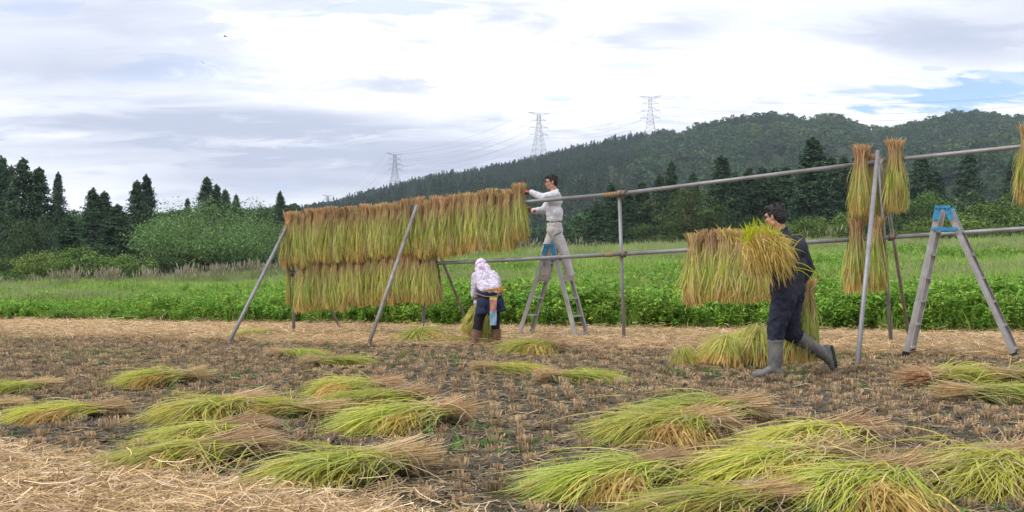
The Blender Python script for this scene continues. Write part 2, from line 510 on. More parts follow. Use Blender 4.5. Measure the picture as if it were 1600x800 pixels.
# boundary of the straw-strewn corner, lower left (ground coordinates)
_cx = [-40, -4.9, -3.9, -3.0, -2.3, -1.6, -1.0, -0.3, 0.4, 1.5, 40]
_cy = [7.4, 6.5, 6.2, 5.4, 4.80, 4.45, 4.15, 3.6, 3.2, 3.0, 3.0]
def head_mask(X, Y):
    d = (EDGE0 + EDGEK * X) - Y
    return 1 - smooth(HEADW - 0.9, HEADW + 0.7, d + 0.5 * wav(X, Y, 1.1, 0.4))
def corner_mask(X, Y):
    return 1 - smooth(-0.25, 0.45, Y - np.interp(X, _cx, _cy) + 0.22 * wav(X, Y, 0.35, 2.0))
def soil_material():
    m, nt = new_mat('field_soil')
    N, L = nt.nodes, nt.links
    out = N.new('ShaderNodeOutputMaterial'); b = N.new('ShaderNodeBsdfPrincipled')
    L.new(b.outputs[0], out.inputs[0]); b.inputs['Roughness'].default_value = 0.95
    b.inputs['Specular IOR Level'].default_value = 0.03
    tc = N.new('ShaderNodeTexCoord')
    def nz(s, d=6, r=0.6):
        n = N.new('ShaderNodeTexNoise'); L.new(tc.outputs['Object'], n.inputs['Vector'])
        n.inputs['Scale'].default_value = s; n.inputs['Detail'].default_value = d; n.inputs['Roughness'].default_value = r
        return n.outputs[0]
    def ramp(v, stops):
        c = N.new('ShaderNodeValToRGB'); L.new(v, c.inputs[0])
        e = c.color_ramp.elements
        e[0].position, e[0].color = stops[0][0], (*stops[0][1], 1)
        e[1].position, e[1].color = stops[-1][0], (*stops[-1][1], 1)
        for p, col in stops[1:-1]:
            k = e.new(p); k.color = (*col, 1)
        return c.outputs[0]
    def mix(f, a, c):
        x = N.new('ShaderNodeMix'); x.data_type = 'RGBA'
        for s, v in ((x.inputs[0], f), (x.inputs[6], a), (x.inputs[7], c)):
            if isinstance(v, tuple): s.default_value = (*v, 1)
            elif isinstance(v, float): s.default_value = v
            else: L.new(v, s)
        return x.outputs[2]
    soil = ramp(nz(26, 10, 0.75), [(0.32, (0.072, 0.064, 0.048)), (0.52, (0.135, 0.117, 0.086)), (0.72, (0.21, 0.178, 0.125))])
    moss = ramp(nz(1.6, 6, 0.7), [(0.46, (0, 0, 0)), (0.64, (0.6, 0.6, 0.6))])
    c = mix(moss, soil, (0.075, 0.10, 0.035))
    bits = ramp(nz(60, 3, 0.6), [(0.66, (0, 0, 0)), (0.72, (1, 1, 1))])
    c = mix(bits, c, (0.30, 0.21, 0.13))
    straw = ramp(nz(40, 6, 0.7), [(0.3, (0.24, 0.155, 0.08)), (0.5, (0.42, 0.29, 0.155)), (0.7, (0.56, 0.42, 0.24))])
    at = N.new('ShaderNodeAttribute'); at.attribute_name = 'strawcover'
    c = mix(at.outputs['Fac'], c, straw)
    L.new(c, b.inputs['Base Color'])
    bp = N.new('ShaderNodeBump'); bp.inputs['Strength'].default_value = 1.0; bp.inputs['Distance'].default_value = 0.06
    L.new(nz(30, 9, 0.75), bp.inputs['Height']); L.new(bp.outputs[0], b.inputs['Normal'])
    return m
M['soil'] = soil_material()
def gz(x, y):
    n1 = mnoise.noise((x * 2.1, y * 2.1, 0.3))
    n2 = mnoise.noise((x * 9, y * 9, 1.7))
    n3 = mnoise.noise((x * 24, y * 24, 4.7)) if y < 9 else 0
    return 0.018 * n1 + 0.020 * n2 + 0.012 * n3 - .008
def GZ(X, Y):
    return np.array([gz(float(a), float(b)) for a, b in zip(X, Y)])
def build_field():
    ys = np.concatenate([[-14, -6, 0, 2, 3], np.geomspace(3.5, 27, 330)])
    xs0 = np.concatenate([np.linspace(-1.4, -0.62, 8), np.linspace(-0.6, 0.6, 300), np.linspace(0.62, 1.4, 8)])
    V = np.zeros((len(ys), len(xs0), 3))
    for i, y in enumerate(ys):
        V[i, :, 0] = xs0 * max(y, 3.5) * (1.0 if y > 3 else 3.0)
        V[i, :, 1] = y
    # clip at the field edge (the last rows collapse onto it, a little under the weeds)
    lim = EDGE0 + EDGEK * V[..., 0] + 0.8
    V[..., 1] = np.minimum(V[..., 1], lim)
    X, Y = V[..., 0], V[..., 1]
    Z = np.zeros_like(X)
    for i in range(len(ys)):
        if ys[i] < 3: continue
        for j in range(len(xs0)):
            x, y = X[i, j], Y[i, j]
            Z[i, j] = gz(x, y)
    V[..., 2] = Z
    n, m = X.shape
    idx = np.arange(n * m).reshape(n, m)
    Q = np.stack([idx[:-1, :-1], idx[:-1, 1:], idx[1:, 1:], idx[1:, :-1]], -1).reshape(-1, 4)
    me = np_mesh('harvested_field', V.reshape(-1, 3), Q, M['soil'])
    a = me.attributes.new('strawcover', 'FLOAT', 'POINT')
    sc = np.maximum(head_mask(X, Y) * 0.9, corner_mask(X, Y))
    a.data.foreach_set('value', sc.astype(np.float32).ravel())
    tag(link('field_ground', me), kind='structure')
build_field()

def build_terrain():
    D = np.concatenate([np.linspace(7, 58, 60), np.geomspace(60, 1500, 240), [1700, 2000, 2600]])
    k = np.concatenate([np.linspace(-1.6, -0.64, 20), np.linspace(-0.62, 0.62, 420), np.linspace(0.64, 1.6, 20)])
    DD, KK = np.meshgrid(D, k, indexing='ij')
    X = KK * DD
    Z = terrain_z(X, DD)
    V = np.stack([X, DD, Z], -1)
    n, m = X.shape
    idx = np.arange(n * m).reshape(n, m)
    Q = np.stack([idx[:-1, :-1], idx[:-1, 1:], idx[1:, 1:], idx[1:, :-1]], -1).reshape(-1, 4)
    far = (DD[:-1, :-1] > 66).reshape(-1)
    me = np_mesh('terrain', V.reshape(-1, 3), Q, M['meadow'])
    me.materials.append(M['terrain'])
    me.polygons.foreach_set('material_index', far.astype(np.int32))
    tag(link('hillside_terrain', me), kind='structure')
build_terrain()

# ------------------------------------------------------------------ small blade builders
def straw_bunch(n, spread, L0, L1, w, pal, zmax=0.03, flat=0.15, curl=0.2):
    k = 4
    L = rng.uniform(L0, L1, n)
    az = rng.uniform(0, 2 * PI, n)
    c = rng.normal(0, spread, (n, 2))
    t = np.linspace(-0.5, 0.5, k)
    bend = rng.normal(0, curl, n)
    P = np.zeros((n, k, 3))
    a = az[:, None] + bend[:, None] * t[None] * 2
    P[..., 0] = c[:, :1] + np.cos(a) * L[:, None] * t
    P[..., 1] = c[:, 1:] + np.sin(a) * L[:, None] * t
    tilt = rng.normal(0, flat, n)
    P[..., 2] = rng.uniform(0.002, zmax, n)[:, None] + np.abs(tilt[:, None] * L[:, None] * (t[None] + 0.5))
    W = np.full((n, k), w) * rng.uniform(0.6, 1.3, (n, 1))
    T = np.repeat(pick(pal, n)[:, None], k, 1)
    f = rng.normal(0, 0.5, (n, 3)); f[:, 2] = 1
    return ribbons(P, W, T, f)
STRAW = [(0.64, 0.47, 0.27), (0.50, 0.35, 0.18), (0.76, 0.61, 0.42), (0.36, 0.23, 0.10), (0.58, 0.41, 0.21)]
DULL = [(0.32, 0.25, 0.165), (0.22, 0.165, 0.10), (0.42, 0.33, 0.22)]
def stubble_mesh(i, pal, n=46, h=0.040, r=0.030):
    k = 3
    a = rng.uniform(0, 2 * PI, n); rr = r * np.sqrt(rng.uniform(0, 1, n))
    H = h * rng.uniform(0.6, 1.15, n)
    lean = rng.normal(0, 0.12, (n, 2)) + np.stack([np.cos(a), np.sin(a)], 1) * rr[:, None] / r * 0.42
    t = np.linspace(0, 1, k)
    P = np.zeros((n, k, 3))
    P[..., 0] = (np.cos(a) * rr)[:, None] + lean[:, :1] * H[:, None] * t
    P[..., 1] = (np.sin(a) * rr)[:, None] + lean[:, 1:] * H[:, None] * t
    P[..., 2] = -0.012 + (H + 0.012)[:, None] * t
    W = np.full((n, k), 0.0030) * rng.uniform(0.7, 1.3, (n, 1))
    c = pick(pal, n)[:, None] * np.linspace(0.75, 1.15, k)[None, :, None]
    parts = [ribbons(P, W, c)]
    parts.append(straw_bunch(4, 0.05, 0.05, 0.14, 0.0022, pal, 0.02, 0.2))
    return np_mesh('stubble_stalks', *cat(parts)[:2], M['stubble'], cat_tint(parts))
def cat_tint(parts):
    return np.concatenate([p[2] for p in parts])
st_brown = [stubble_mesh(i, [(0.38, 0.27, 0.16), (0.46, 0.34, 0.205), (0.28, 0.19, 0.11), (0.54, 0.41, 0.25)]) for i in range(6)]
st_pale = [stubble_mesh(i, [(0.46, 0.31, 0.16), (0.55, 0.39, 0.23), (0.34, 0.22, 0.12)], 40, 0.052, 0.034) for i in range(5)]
litter_p = [np_mesh('straw_litter_piece', *b[:2], M['stubble'], b[2]) for b in (straw_bunch(44, 0.11, 0.05, 0.26, 0.0019, STRAW, 0.035, 0.12, 0.5) for _ in range(7))]
sparse_p = [np_mesh('straw_bit', *b[:2], M['stubble'], b[2]) for b in (straw_bunch(9, 0.10, 0.02, 0.15, 0.0016, DULL + STRAW[:2], 0.015, 0.08, 0.4) for _ in range(5))]
clod_pal = None
def stubble_points():
    u = np.array([1.0, EDGEK]); u /= np.linalg.norm(u); v = np.array([-u[1], u[0]])
    pts = []
    rows = np.arange(-10, 32, 0.262)
    for i, rv in enumerate(rows):
        du = np.arange(-24, 20, 0.172)
        p = np.outer(du + rng.normal(0, 0.012, len(du)) + (i % 2) * 0.07, u) + np.outer(rv + rng.normal(0, 0.013, len(du)), v)
        pts.append(p)
    p = np.concatenate(pts)
    X, Y = p[:, 0], p[:, 1]
    keep = (Y > 3.4) & (Y < EDGE0 + EDGEK * X - 0.1) & (np.abs(X) < 0.56 * Y + 0.6) & (rng.uniform(0, 1, len(p)) > 0.05 + .10 * (wav(X, Y, 1.2, 4.4) > .5))
    return p[keep]
sp = stubble_points()
_h = head_mask(sp[:, 0], sp[:, 1]) > rng.uniform(0, 1, len(sp))
_c = corner_mask(sp[:, 0], sp[:, 1]) > 0.5
pale = _h | _c
inview = (np.abs(sp[:, 0]) < 0.5 * sp[:, 1]) & (sp[:, 1] > 4.25)
order = np.argsort(np.where(inview, sp[:, 1], 1e9))
near = order[:300]
nearset = np.zeros(len(sp), bool); nearset[near] = True
for c_, i in enumerate(near):
    o = link('stubble_tuft', random.choice(st_pale if pale[i] else st_brown))
    s = random.uniform(0.85, 1.3)
    o.location = (sp[i, 0], sp[i, 1], gz(sp[i, 0], sp[i, 1]) + .002)
    o.rotation_euler = (random.gauss(0, .08), random.gauss(0, .08), random.uniform(0, 6.28))
    o.scale = (s, s, s * random.uniform(.8, 1.2))
    if pale[i]:
        tag(o, 'short pale rice stubble tuft standing among loose straw in the near corner', 'stubble tuft', 'pale stubble tufts in the straw-strewn corner')
    else:
        tag(o, 'short cut brown rice stubble tuft standing in bare soil of the near field', 'stubble tuft', 'brown stubble tufts in the near field rows')
def stub_scatter(name, sel, protos, a, b):
    q = sp[sel]
    P = np.column_stack([q, GZ(q[:, 0], q[:, 1]) + .002])
    scatter(name, protos, P, rots_z(len(q), 0.08), scl_u(len(q), a, b, .8, 1.2))
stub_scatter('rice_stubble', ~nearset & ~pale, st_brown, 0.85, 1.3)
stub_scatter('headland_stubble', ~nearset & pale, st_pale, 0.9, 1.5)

def rand_field(n, ymin, ymax, kx=0.56, pw=1.0):
    Y = ymin + (ymax - ymin) * rng.uniform(0, 1, n) ** pw
    X = rng.uniform(-1, 1, n) * (kx * Y + 0.4)
    return X, Y
# loose straw: thick in the near left corner and along the headland, thin elsewhere
X, Y = rand_field(30000, 3.3, 8.5)
k = corner_mask(X, Y) > rng.uniform(0, 1, len(X))
P = np.column_stack([X[k], Y[k], rng.uniform(-0.01, 0.02, k.sum())])
scatter('loose_straw', litter_p, P[:6500], rots_z(len(P[:6500]), .12), scl_u(len(P[:6500]), .7, 1.2))
X, Y = rand_field(60000, 10, 27)
k = (head_mask(X, Y) > rng.uniform(0, 1, len(X))) & (Y < EDGE0 + EDGEK * X)
P = np.column_stack([X[k], Y[k], np.zeros(k.sum())])[:11000]
scatter('headland_straw', litter_p, P, rots_z(len(P), .12), scl_u(len(P), .9, 1.6))
X, Y = rand_field(6500, 3.6, 17, pw=0.9)
P = np.column_stack([X, Y, GZ(X, Y)])
scatter('straw_bits', sparse_p, P, rots_z(len(P), .06), scl_u(len(P), .7, 1.4))
# soil clods
def clod_mesh():
    bm = bmesh.new()
    bmesh.ops.create_icosphere(bm, subdivisions=2, radius=1)
    s = random.uniform(0, 50)
    for v in bm.verts:
        n = mnoise.noise(v.co * 1.3 + Vector((s, 0, 0))) * 0.6 + mnoise.noise(v.co * 3.1 + Vector((0, s, 0))) * 0.25
        v.co *= 1 + n
        v.co.z *= 0.55
    me = bpy.data.meshes.new('soil_clod'); bm.to_mesh(me); bm.free(); me.materials.append(M['clod'])
    return me
M['clod'] = plain('soil_clod', (0.10, 0.085, 0.065), 0.95, col2=(0.19, 0.158, 0.115), scale=3, bump=0.8, bscale=8)
clods = [clod_mesh() for _ in range(6)]
X, Y = rand_field(22000, 3.6, 15, pw=0.8)
X2, Y2 = rand_field(16000, 3.7, 8.5)
X, Y = np.concatenate([X, X2]), np.concatenate([Y, Y2])
k = (corner_mask(X, Y) < 0.3) & (head_mask(X, Y) < 0.4) & (wav(X, Y, 0.5, 1.0) + rng.normal(0, .3, len(X)) > -0.45)
X, Y = X[k], Y[k]
P = np.column_stack([X, Y, GZ(X, Y)])
scatter('soil_clods', clods, P, rots_z(len(P), .3), np.repeat((.007 + .030 * rng.uniform(0, 1, (len(P), 1)) ** 2.2), 3, 1) * rng.uniform(.7, 1.3, (len(P), 3)))
# seedling weeds on the soil
def weedlet():
    n, kk = 14, 3
    a = rng.uniform(0, 2 * PI, n); L = rng.uniform(.02, .06, n); t = np.linspace(0, 1, kk)
    c = rng.normal(0, .02, (n, 2))
    up = rng.uniform(.2, 1.2, n)
    P = np.zeros((n, kk, 3))
    P[..., 0] = c[:, :1] + np.cos(a)[:, None] * L[:, None] * t
    P[..., 1] = c[:, 1:] + np.sin(a)[:, None] * L[:, None] * t
    P[..., 2] = L[:, None] * up[:, None] * t * (1.3 - .7 * t)
    W = np.array([.002, .004, .001])[None] * np.ones((n, 1))
    T = np.repeat(pick([(.10, .21, .04), (.15, .27, .06), (.07, .15, .035)], n)[:, None], kk, 1)
    V, Q, C = ribbons(P, W, T, np.tile([0, 0, 1.0], (n, 1)) + rng.normal(0, .3, (n, 3)))
    return np_mesh('weed_seedling', V, Q, M['grass'], C)
wl = [weedlet() for _ in range(4)]
X, Y = rand_field(16000, 3.8, 17, pw=0.9)
k = (wav(X, Y, 0.8, 2.6) + rng.normal(0, .35, len(X)) > 0.62) & (corner_mask(X, Y) < .4)
P = np.column_stack([X[k], Y[k], GZ(X[k], Y[k])])
scatter('seedling_weeds', wl, P, rots_z(len(P), .1), scl_u(len(P), .6, 1.7))

# ------------------------------------------------------------------ weeds and grass beyond the field
def broad_weed(h=0.8, n=190):
    """leafy plant clump: broad lance leaves on upright stems"""
    kk = 4
    ns = 9
    sx = rng.normal(0, .10, (ns, 2)); lean = rng.normal(0, .16, (ns, 2)); H = h * rng.uniform(.65, 1.05, ns)
    t = np.linspace(0, 1, kk)
    Ps = np.zeros((ns, kk, 3))
    Ps[..., 0] = sx[:, :1] + lean[:, :1] * H[:, None] * t
    Ps[..., 1] = sx[:, 1:] + lean[:, 1:] * H[:, None] * t
    Ps[..., 2] = H[:, None] * t
    parts = [ribbons(Ps, np.full((ns, kk), .004), np.tile([.10, .17, .04], (ns, kk, 1)))]
    j = rng.integers(0, ns, n); q = rng.uniform(.15, 1.0, n) ** .8
    b = np.stack([sx[j, 0] + lean[j, 0] * H[j] * q, sx[j, 1] + lean[j, 1] * H[j] * q, H[j] * q], 1)
    a = rng.uniform(0, 2 * PI, n); L = rng.uniform(.06, .15, n); el = rng.uniform(.1, 1.2, n)
    d = np.stack([np.cos(a) * np.cos(el), np.sin(a) * np.cos(el), np.sin(el)], 1)
    P = b[:, None] + d[:, None] * (L[:, None] * t)[..., None]
    P[..., 2] -= (t ** 2)[None] * L[:, None] * .55
    W = np.array([.35, 1.0, .75, .08])[None] * (L * .16)[:, None]
    c = pick([(.19, .37, .045), (.26, .46, .06), (.14, .28, .035), (.34, .52, .09)], n)
    T = np.repeat(c[:, None], kk, 1)
    f = np.tile([0, 0, 1.0], (n, 1)) + rng.normal(0, .35, (n, 3))
    parts.append(ribbons(P, W, T, f))
    V, Q, C = cat(parts)
    return np_mesh('leafy_weed', V, Q, M['grass'], C)
def grass_tuft(h=.45, n=60, spread=.12, w=.006, pal=None, plume=0):
    kk = 4
    c = rng.normal(0, spread, (n, 2)); a = rng.uniform(0, 2 * PI, n); H = h * rng.uniform(.55, 1.1, n); out = rng.uniform(.1, .6, n)
    t = np.linspace(0, 1, kk)
    P = np.zeros((n, kk, 3))
    P[..., 0] = c[:, :1] + np.cos(a)[:, None] * H[:, None] * out[:, None] * t ** 1.7
    P[..., 1] = c[:, 1:] + np.sin(a)[:, None] * H[:, None] * out[:, None] * t ** 1.7
    P[..., 2] = H[:, None] * (t - .3 * out[:, None] * t ** 2)
    W = np.array([1, 1, .7, .1])[None] * w * rng.uniform(.7, 1.3, (n, 1))
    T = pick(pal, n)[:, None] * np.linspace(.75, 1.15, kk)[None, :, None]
    parts = [ribbons(P, W, T)]
    if plume:
        m = plume
        c = rng.normal(0, spread, (m, 2)); lean = rng.normal(0, .12, (m, 2)); H = h * rng.uniform(1.25, 1.7, m)
        P = np.zeros((m, 6, 3)); t = np.array([0, .4, .72, .80, .92, 1.0])
        P[..., 0] = c[:, :1] + lean[:, :1] * t ** 2 + .10 * np.clip(t - .7, 0, 1)
        P[..., 1] = c[:, 1:] + lean[:, 1:] * t ** 2
        P[..., 2] = H[:, None] * t - .25 * np.clip(t - .8, 0, 1)
        W = np.array([.003, .003, .004, .022, .026, .004])[None] * np.ones((m, 1))
        T = np.zeros((m, 6, 3)); T[:, :3] = (.16, .20, .07); T[:, 3:] = pick([(.36, .29, .22), (.28, .22, .15), (.42, .36, .29), (.22, .24, .11)], m)[:, None]
        parts.append(ribbons(P, W, T))
    V, Q, C = cat(parts)
    return np_mesh('grass_clump', V, Q, M['grass'], C)
GP = [(.24, .42, .06), (.32, .50, .09), (.18, .33, .05), (.38, .50, .13)]
weeds = [broad_weed(.62) for _ in range(6)]
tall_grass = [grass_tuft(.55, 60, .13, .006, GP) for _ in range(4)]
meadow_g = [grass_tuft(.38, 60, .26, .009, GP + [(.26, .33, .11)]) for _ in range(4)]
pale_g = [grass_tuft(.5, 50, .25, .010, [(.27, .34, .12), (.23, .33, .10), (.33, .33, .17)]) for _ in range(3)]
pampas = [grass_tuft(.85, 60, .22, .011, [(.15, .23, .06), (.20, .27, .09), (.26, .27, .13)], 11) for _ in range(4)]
def edge_Y(X): return EDGE0 + EDGEK * X
# band of broad leaved weeds along the edge
n = 9500
X = rng.uniform(-16, 13, n); off = rng.uniform(0, 1, n) ** 1.3 * 9.0
Y = edge_Y(X) + .05 + off + .22 * wav(X, X * 0, .6, 1.1)
k = (off < 4.6 + 3.6 * wav(X, Y, 1.4, .3) + rng.normal(0, 1.2, n)) & (np.abs(X) < .56 * Y)
X, Y, off = X[k], Y[k], off[k]
P = np.column_stack([X, Y, np.maximum(terrain_z(X, Y), -.01) - .01])
s = rng.uniform(.65, 1.2, len(X)) * (1 + .25 * wav(X, Y, .9, 2.2)) * np.where(off < .25, .75, 1.0)
# lower and grassier on the left
s = s * np.interp(X, [-14, -8, -3, 14], [.62, .72, 1, 1.05])
isw = rng.uniform(0, 1, len(X)) < np.interp(X, [-14, -6, 0, 14], [.55, .75, .85, .8])
for nm, sel, pr in (('leafy_weeds', isw, weeds), ('tall_edge_grass', ~isw, tall_grass)):
    scatter(nm, pr, P[sel], rots_z(sel.sum(), .1), np.repeat(s[sel][:, None], 3, 1))
# brown dead skirt at the foot of the weeds is just straw litter; meadow behind
n = 26000
Y = 19 + 46 * rng.uniform(0, 1, n) ** 1.25
X = rng.uniform(-.57, .57, n) * Y
k = (Y > edge_Y(X) + 4.0)
X, Y = X[k], Y[k]
P = np.column_stack([X, Y, terrain_z(X, Y) - .02])
s = rng.uniform(.7, 1.3, len(X)) * (1 + .3 * wav(X, Y, 2.1, .7)) * np.interp(Y, [20, 60], [.85, 1.35])
kind = wav(X, Y, 4.0, 1.9) + rng.normal(0, .3, len(X)) + np.interp(Y, [20, 60], [-.5, .35])
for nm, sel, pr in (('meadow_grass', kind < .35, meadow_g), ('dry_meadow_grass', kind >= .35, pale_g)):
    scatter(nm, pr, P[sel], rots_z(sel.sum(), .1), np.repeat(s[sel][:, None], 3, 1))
k = (wav(X, Y, 3.0, 5.5) + rng.normal(0, .2, len(X)) > .35) & (Y < 45)
scatter('meadow_weeds', weeds, P[k], rots_z(k.sum(), .1), np.repeat(s[k][:, None] * .75, 3, 1))
# pampas grass belts
def belt(name, px0, px1, D0, D1, n, s0, s1, protos):
    D = rng.uniform(D0, D1, n); px = rng.uniform(px0, px1, n)
    k = np.sin(px / 23 + D) + np.sin(px / 9.3 + 2.1) * .7 + rng.normal(0, .5, n) > .1
    D, px = D[k], px[k]; n = len(D)
    X = (px - 800) / 1600 * D
    P = np.column_stack([X, D, terrain_z(X, D) - .05])
    scatter(name, protos, P, rots_z(n, .08), scl_u(n, s0, s1))
belt('pampas_grass', 80, 500, 50, 58, 300, .7, 1.15, pampas)
belt('pampas_grass', 640, 960, 56, 64, 70, .6, 1.0, pampas)
belt('pampas_grass', 1120, 1340, 60, 66, 60, .7, 1.2, pampas)
belt('pampas_grass', -80, 90, 52, 60, 60, .6, .9, pampas)

# ------------------------------------------------------------------ trees
def leaf_quads(C, S, normals, pal, jit=.14, aspect=.6):
    n = len(C)
    nn = normals / (np.linalg.norm(normals, axis=1, keepdims=True) + 1e-9)
    a = np.cross(nn, rng.normal(size=(n, 3))); a /= np.linalg.norm(a, axis=1, keepdims=True) + 1e-9
    b = np.cross(nn, a) * aspect
    s = S[:, None] if np.ndim(S) else S
    V = np.stack([C - a * s, C - b * s, C + a * s, C + b * s], 1).reshape(-1, 3)
    Q = (np.arange(n)[:, None] * 4 + np.arange(4)[None])
    c = pick(pal, n, jit)
    return V, Q, np.repeat(c, 4, 0)
GREEN = [(.070, .120, .036), (.090, .145, .042), (.055, .095, .030), (.120, .170, .05)]
def broad_tree(h, w, nl, size, pal, nclump=42, base=.18, name='crown', low=False, leafup=.4):
    """returns crown mesh, trunk mesh"""
    zc = h * (base + (1 - base) / 2)
    hz = h * (1 - base) / 2
    cc, cr = [], []
    for _ in range(nclump):
        d = rng.normal(size=3); d /= np.linalg.norm(d)
        if low and d[2] < -.2: d[2] *= .4
        rr = rng.uniform(.45, 1.0) ** .6
        p = np.array([d[0] * w / 2 * rr, d[1] * w / 2 * rr, zc + d[2] * hz * rr * .92])
        p[:2] *= 1 + rng.normal(0, .12)
        cc.append(p); cr.append(rng.uniform(.12, .24) * w)
    cc, cr = np.array(cc), np.array(cr)
    j = rng.integers(0, nclump, nl)
    d = rng.normal(size=(nl, 3)); d /= np.linalg.norm(d, axis=1, keepdims=True)
    d[:, 2] = np.where(d[:, 2] < -.3, -d[:, 2] * .6, d[:, 2])
    rad = cr[j] * rng.uniform(.55, 1.05, nl) ** .5
    C = cc[j] + d * rad[:, None] * np.array([1, 1, .75])
    C[:, 2] = np.maximum(C[:, 2], .05)
    tone = rng.normal(1, .16, nclump)[j]
    nrm = d * .8 + rng.normal(0, .6, (nl, 3)) + np.array([0, 0, leafup])
    V, Q, T = leaf_quads(C, size * rng.uniform(.6, 1.3, nl), nrm, pal)
    T = T * np.repeat(tone, 4)[:, None]
    crown = np_mesh(name, V, Q, M['tree'], T, smooth=False)
    bm = bmesh.new()
    top = Vector((0, 0, h * .62))
    tube(bm, (0, 0, -.5), (0, 0, h * .3), w * .035, w * .026, 7)
    tube(bm, (0, 0, h * .3), top, w * .026, w * .010, 6)
    for i in range(8):
        p = Vector(cc[i * (nclump // 8)]); s = Vector((0, 0, h * random.uniform(.2, .45)))
        mid_ = s.lerp(p, .5) + Vector((0, 0, h * .04))
        tube(bm, s, mid_, w * .014, w * .010, 5); tube(bm, mid_, p, w * .010, w * .003, 5)
    me = bpy.data.meshes.new('trunk'); bm.to_mesh(me); bm.free(); me.materials.append(M['bark'])
    return crown, me
CED = [(.044, .084, .040), (.056, .102, .047), (.032, .066, .034), (.070, .118, .052)]
def cedar_tree(h, w, nb=190, per=64, size=.17, pw=.8, double=False, pal=CED):
    Cs, Ns = [], []
    tops = [(0, 0, h, w / 2)]
    if double: tops.append((w * .33, w * .05, h * .92, w * .36))
    for (ox, oy, hh, rw) in tops:
        for i in range(nb):
            f = (i + rng.uniform(0, 1)) / nb
            z = hh * (.03 + .95 * f)
            Rr = rw * (1 - f) ** pw * rng.uniform(.72, 1.22) + .22
            a = rng.uniform(0, 2 * PI)
            q = rng.uniform(.25, 1, per) ** .7
            droop = -.30 * Rr * q ** 1.5 + rng.normal(0, .17, per) * (.6 + Rr * .35)
            sp_ = rng.normal(0, .20 * Rr + .07, (per, 2))
            c = np.stack([ox + np.cos(a) * Rr * q + sp_[:, 0], oy + np.sin(a) * Rr * q + sp_[:, 1], z + droop + .1 * Rr], 1)
            Cs.append(c); Ns.append(np.tile([np.cos(a) * .6, np.sin(a) * .6, .6], (per, 1)) + rng.normal(0, .5, (per, 3)))
        tip = np.stack([ox + rng.normal(0, .05, 30), oy + rng.normal(0, .05, 30), hh * rng.uniform(.95, 1.01, 30)], 1)
        Cs.append(tip); Ns.append(rng.normal(0, 1, (30, 3)))
    C = np.concatenate(Cs); Nn = np.concatenate(Ns)
    C[:, 2] = np.maximum(C[:, 2], 0.1)
    tone = np.repeat(rng.normal(1, .18, len(C) // 5 + 1), 5)[:len(C)]
    V, Q, T = leaf_quads(C, size * rng.uniform(.6, 1.3, len(C)), Nn, pal, aspect=.5)
    T = T * np.repeat(tone, 4)[:, None]
    crown = np_mesh('crown', V, Q, M['cedar'], T, smooth=False)
    bm = bmesh.new()
    for (ox, oy, hh, rw) in tops:
        tube(bm, (ox, oy, -.6), (ox, oy, hh * .5), w * .045, w * .03, 7)
        tube(bm, (ox, oy, hh * .5), (ox, oy, hh * .96), w * .03, w * .006, 6)
    me = bpy.data.meshes.new('trunk'); bm.to_mesh(me); bm.free(); me.materials.append(M['bark'])
    return crown, me
def place_tree(name, protos, px, ytop, D, label, cat_, group, wpx=None, natural=None, ybase=None):
    """px, ytop: where the tip shows; D metres away; the foot stands on the terrain there"""
    X = (px - 800) / 1600 * D
    zt = CAMZ + (YH - ytop) / 1600 * D
    zg = float(terrain_z(X, D))
    if ybase is not None:
        zg = min(zg, CAMZ + (YH - ybase) / 1600 * D)
    h = zt - zg
    cr, tr, ph, pw_ = random.choice(protos)
    o = empty(name, (X, D, zg - .1), random.uniform(0, 6.28))
    sw = (wpx / 1600 * D / pw_) * (1.3 if name == 'cedar_tree' else 1.0) if wpx else h / ph
    o.scale = (sw, sw, h / ph)
    tag(o, label, cat_, group)
    link('crown', cr, o); link('trunk', tr, o)
    return o
ceds = [(*cedar_tree(14, 5.6, pw=.85), 14, 5.6) for _ in range(3)]
ceds_n = [(*cedar_tree(15, 4.6, pw=.78), 15, 4.6) for _ in range(3)]
cedd = [(*cedar_tree(14, 6.2, 170, double=True, pw=.80), 14, 8.0) for _ in range(2)]
brd = [(*broad_tree(8, 8, 7000, .13, GREEN), 8, 8) for _ in range(4)]
bush = [(*broad_tree(3, 4.4, 5000, .075, [(.09, .16, .04), (.12, .20, .045), (.065, .11, .03)], base=.0, low=True), 3, 4.4) for _ in range(3)]
bushy = [(*broad_tree(3, 4.6, 5000, .085, [(.14, .22, .045), (.10, .17, .04), (.19, .26, .06)], base=.0, low=True, leafup=1.0), 3, 4.6) for _ in range(2)]
darkb = [(*broad_tree(3.4, 5, 5000, .085, [(.045, .085, .030), (.06, .10, .035), (.035, .06, .025)], base=.0, low=True), 3.4, 5) for _ in range(2)]
willow = [(*broad_tree(5, 9.4, 26000, .070, [(.105, .20, .065), (.135, .24, .080), (.080, .155, .050), (.17, .28, .105)], nclump=110, base=.0, low=True, leafup=.2), 5, 9.4)]
G1 = 'dark cedars along the left wood edge'
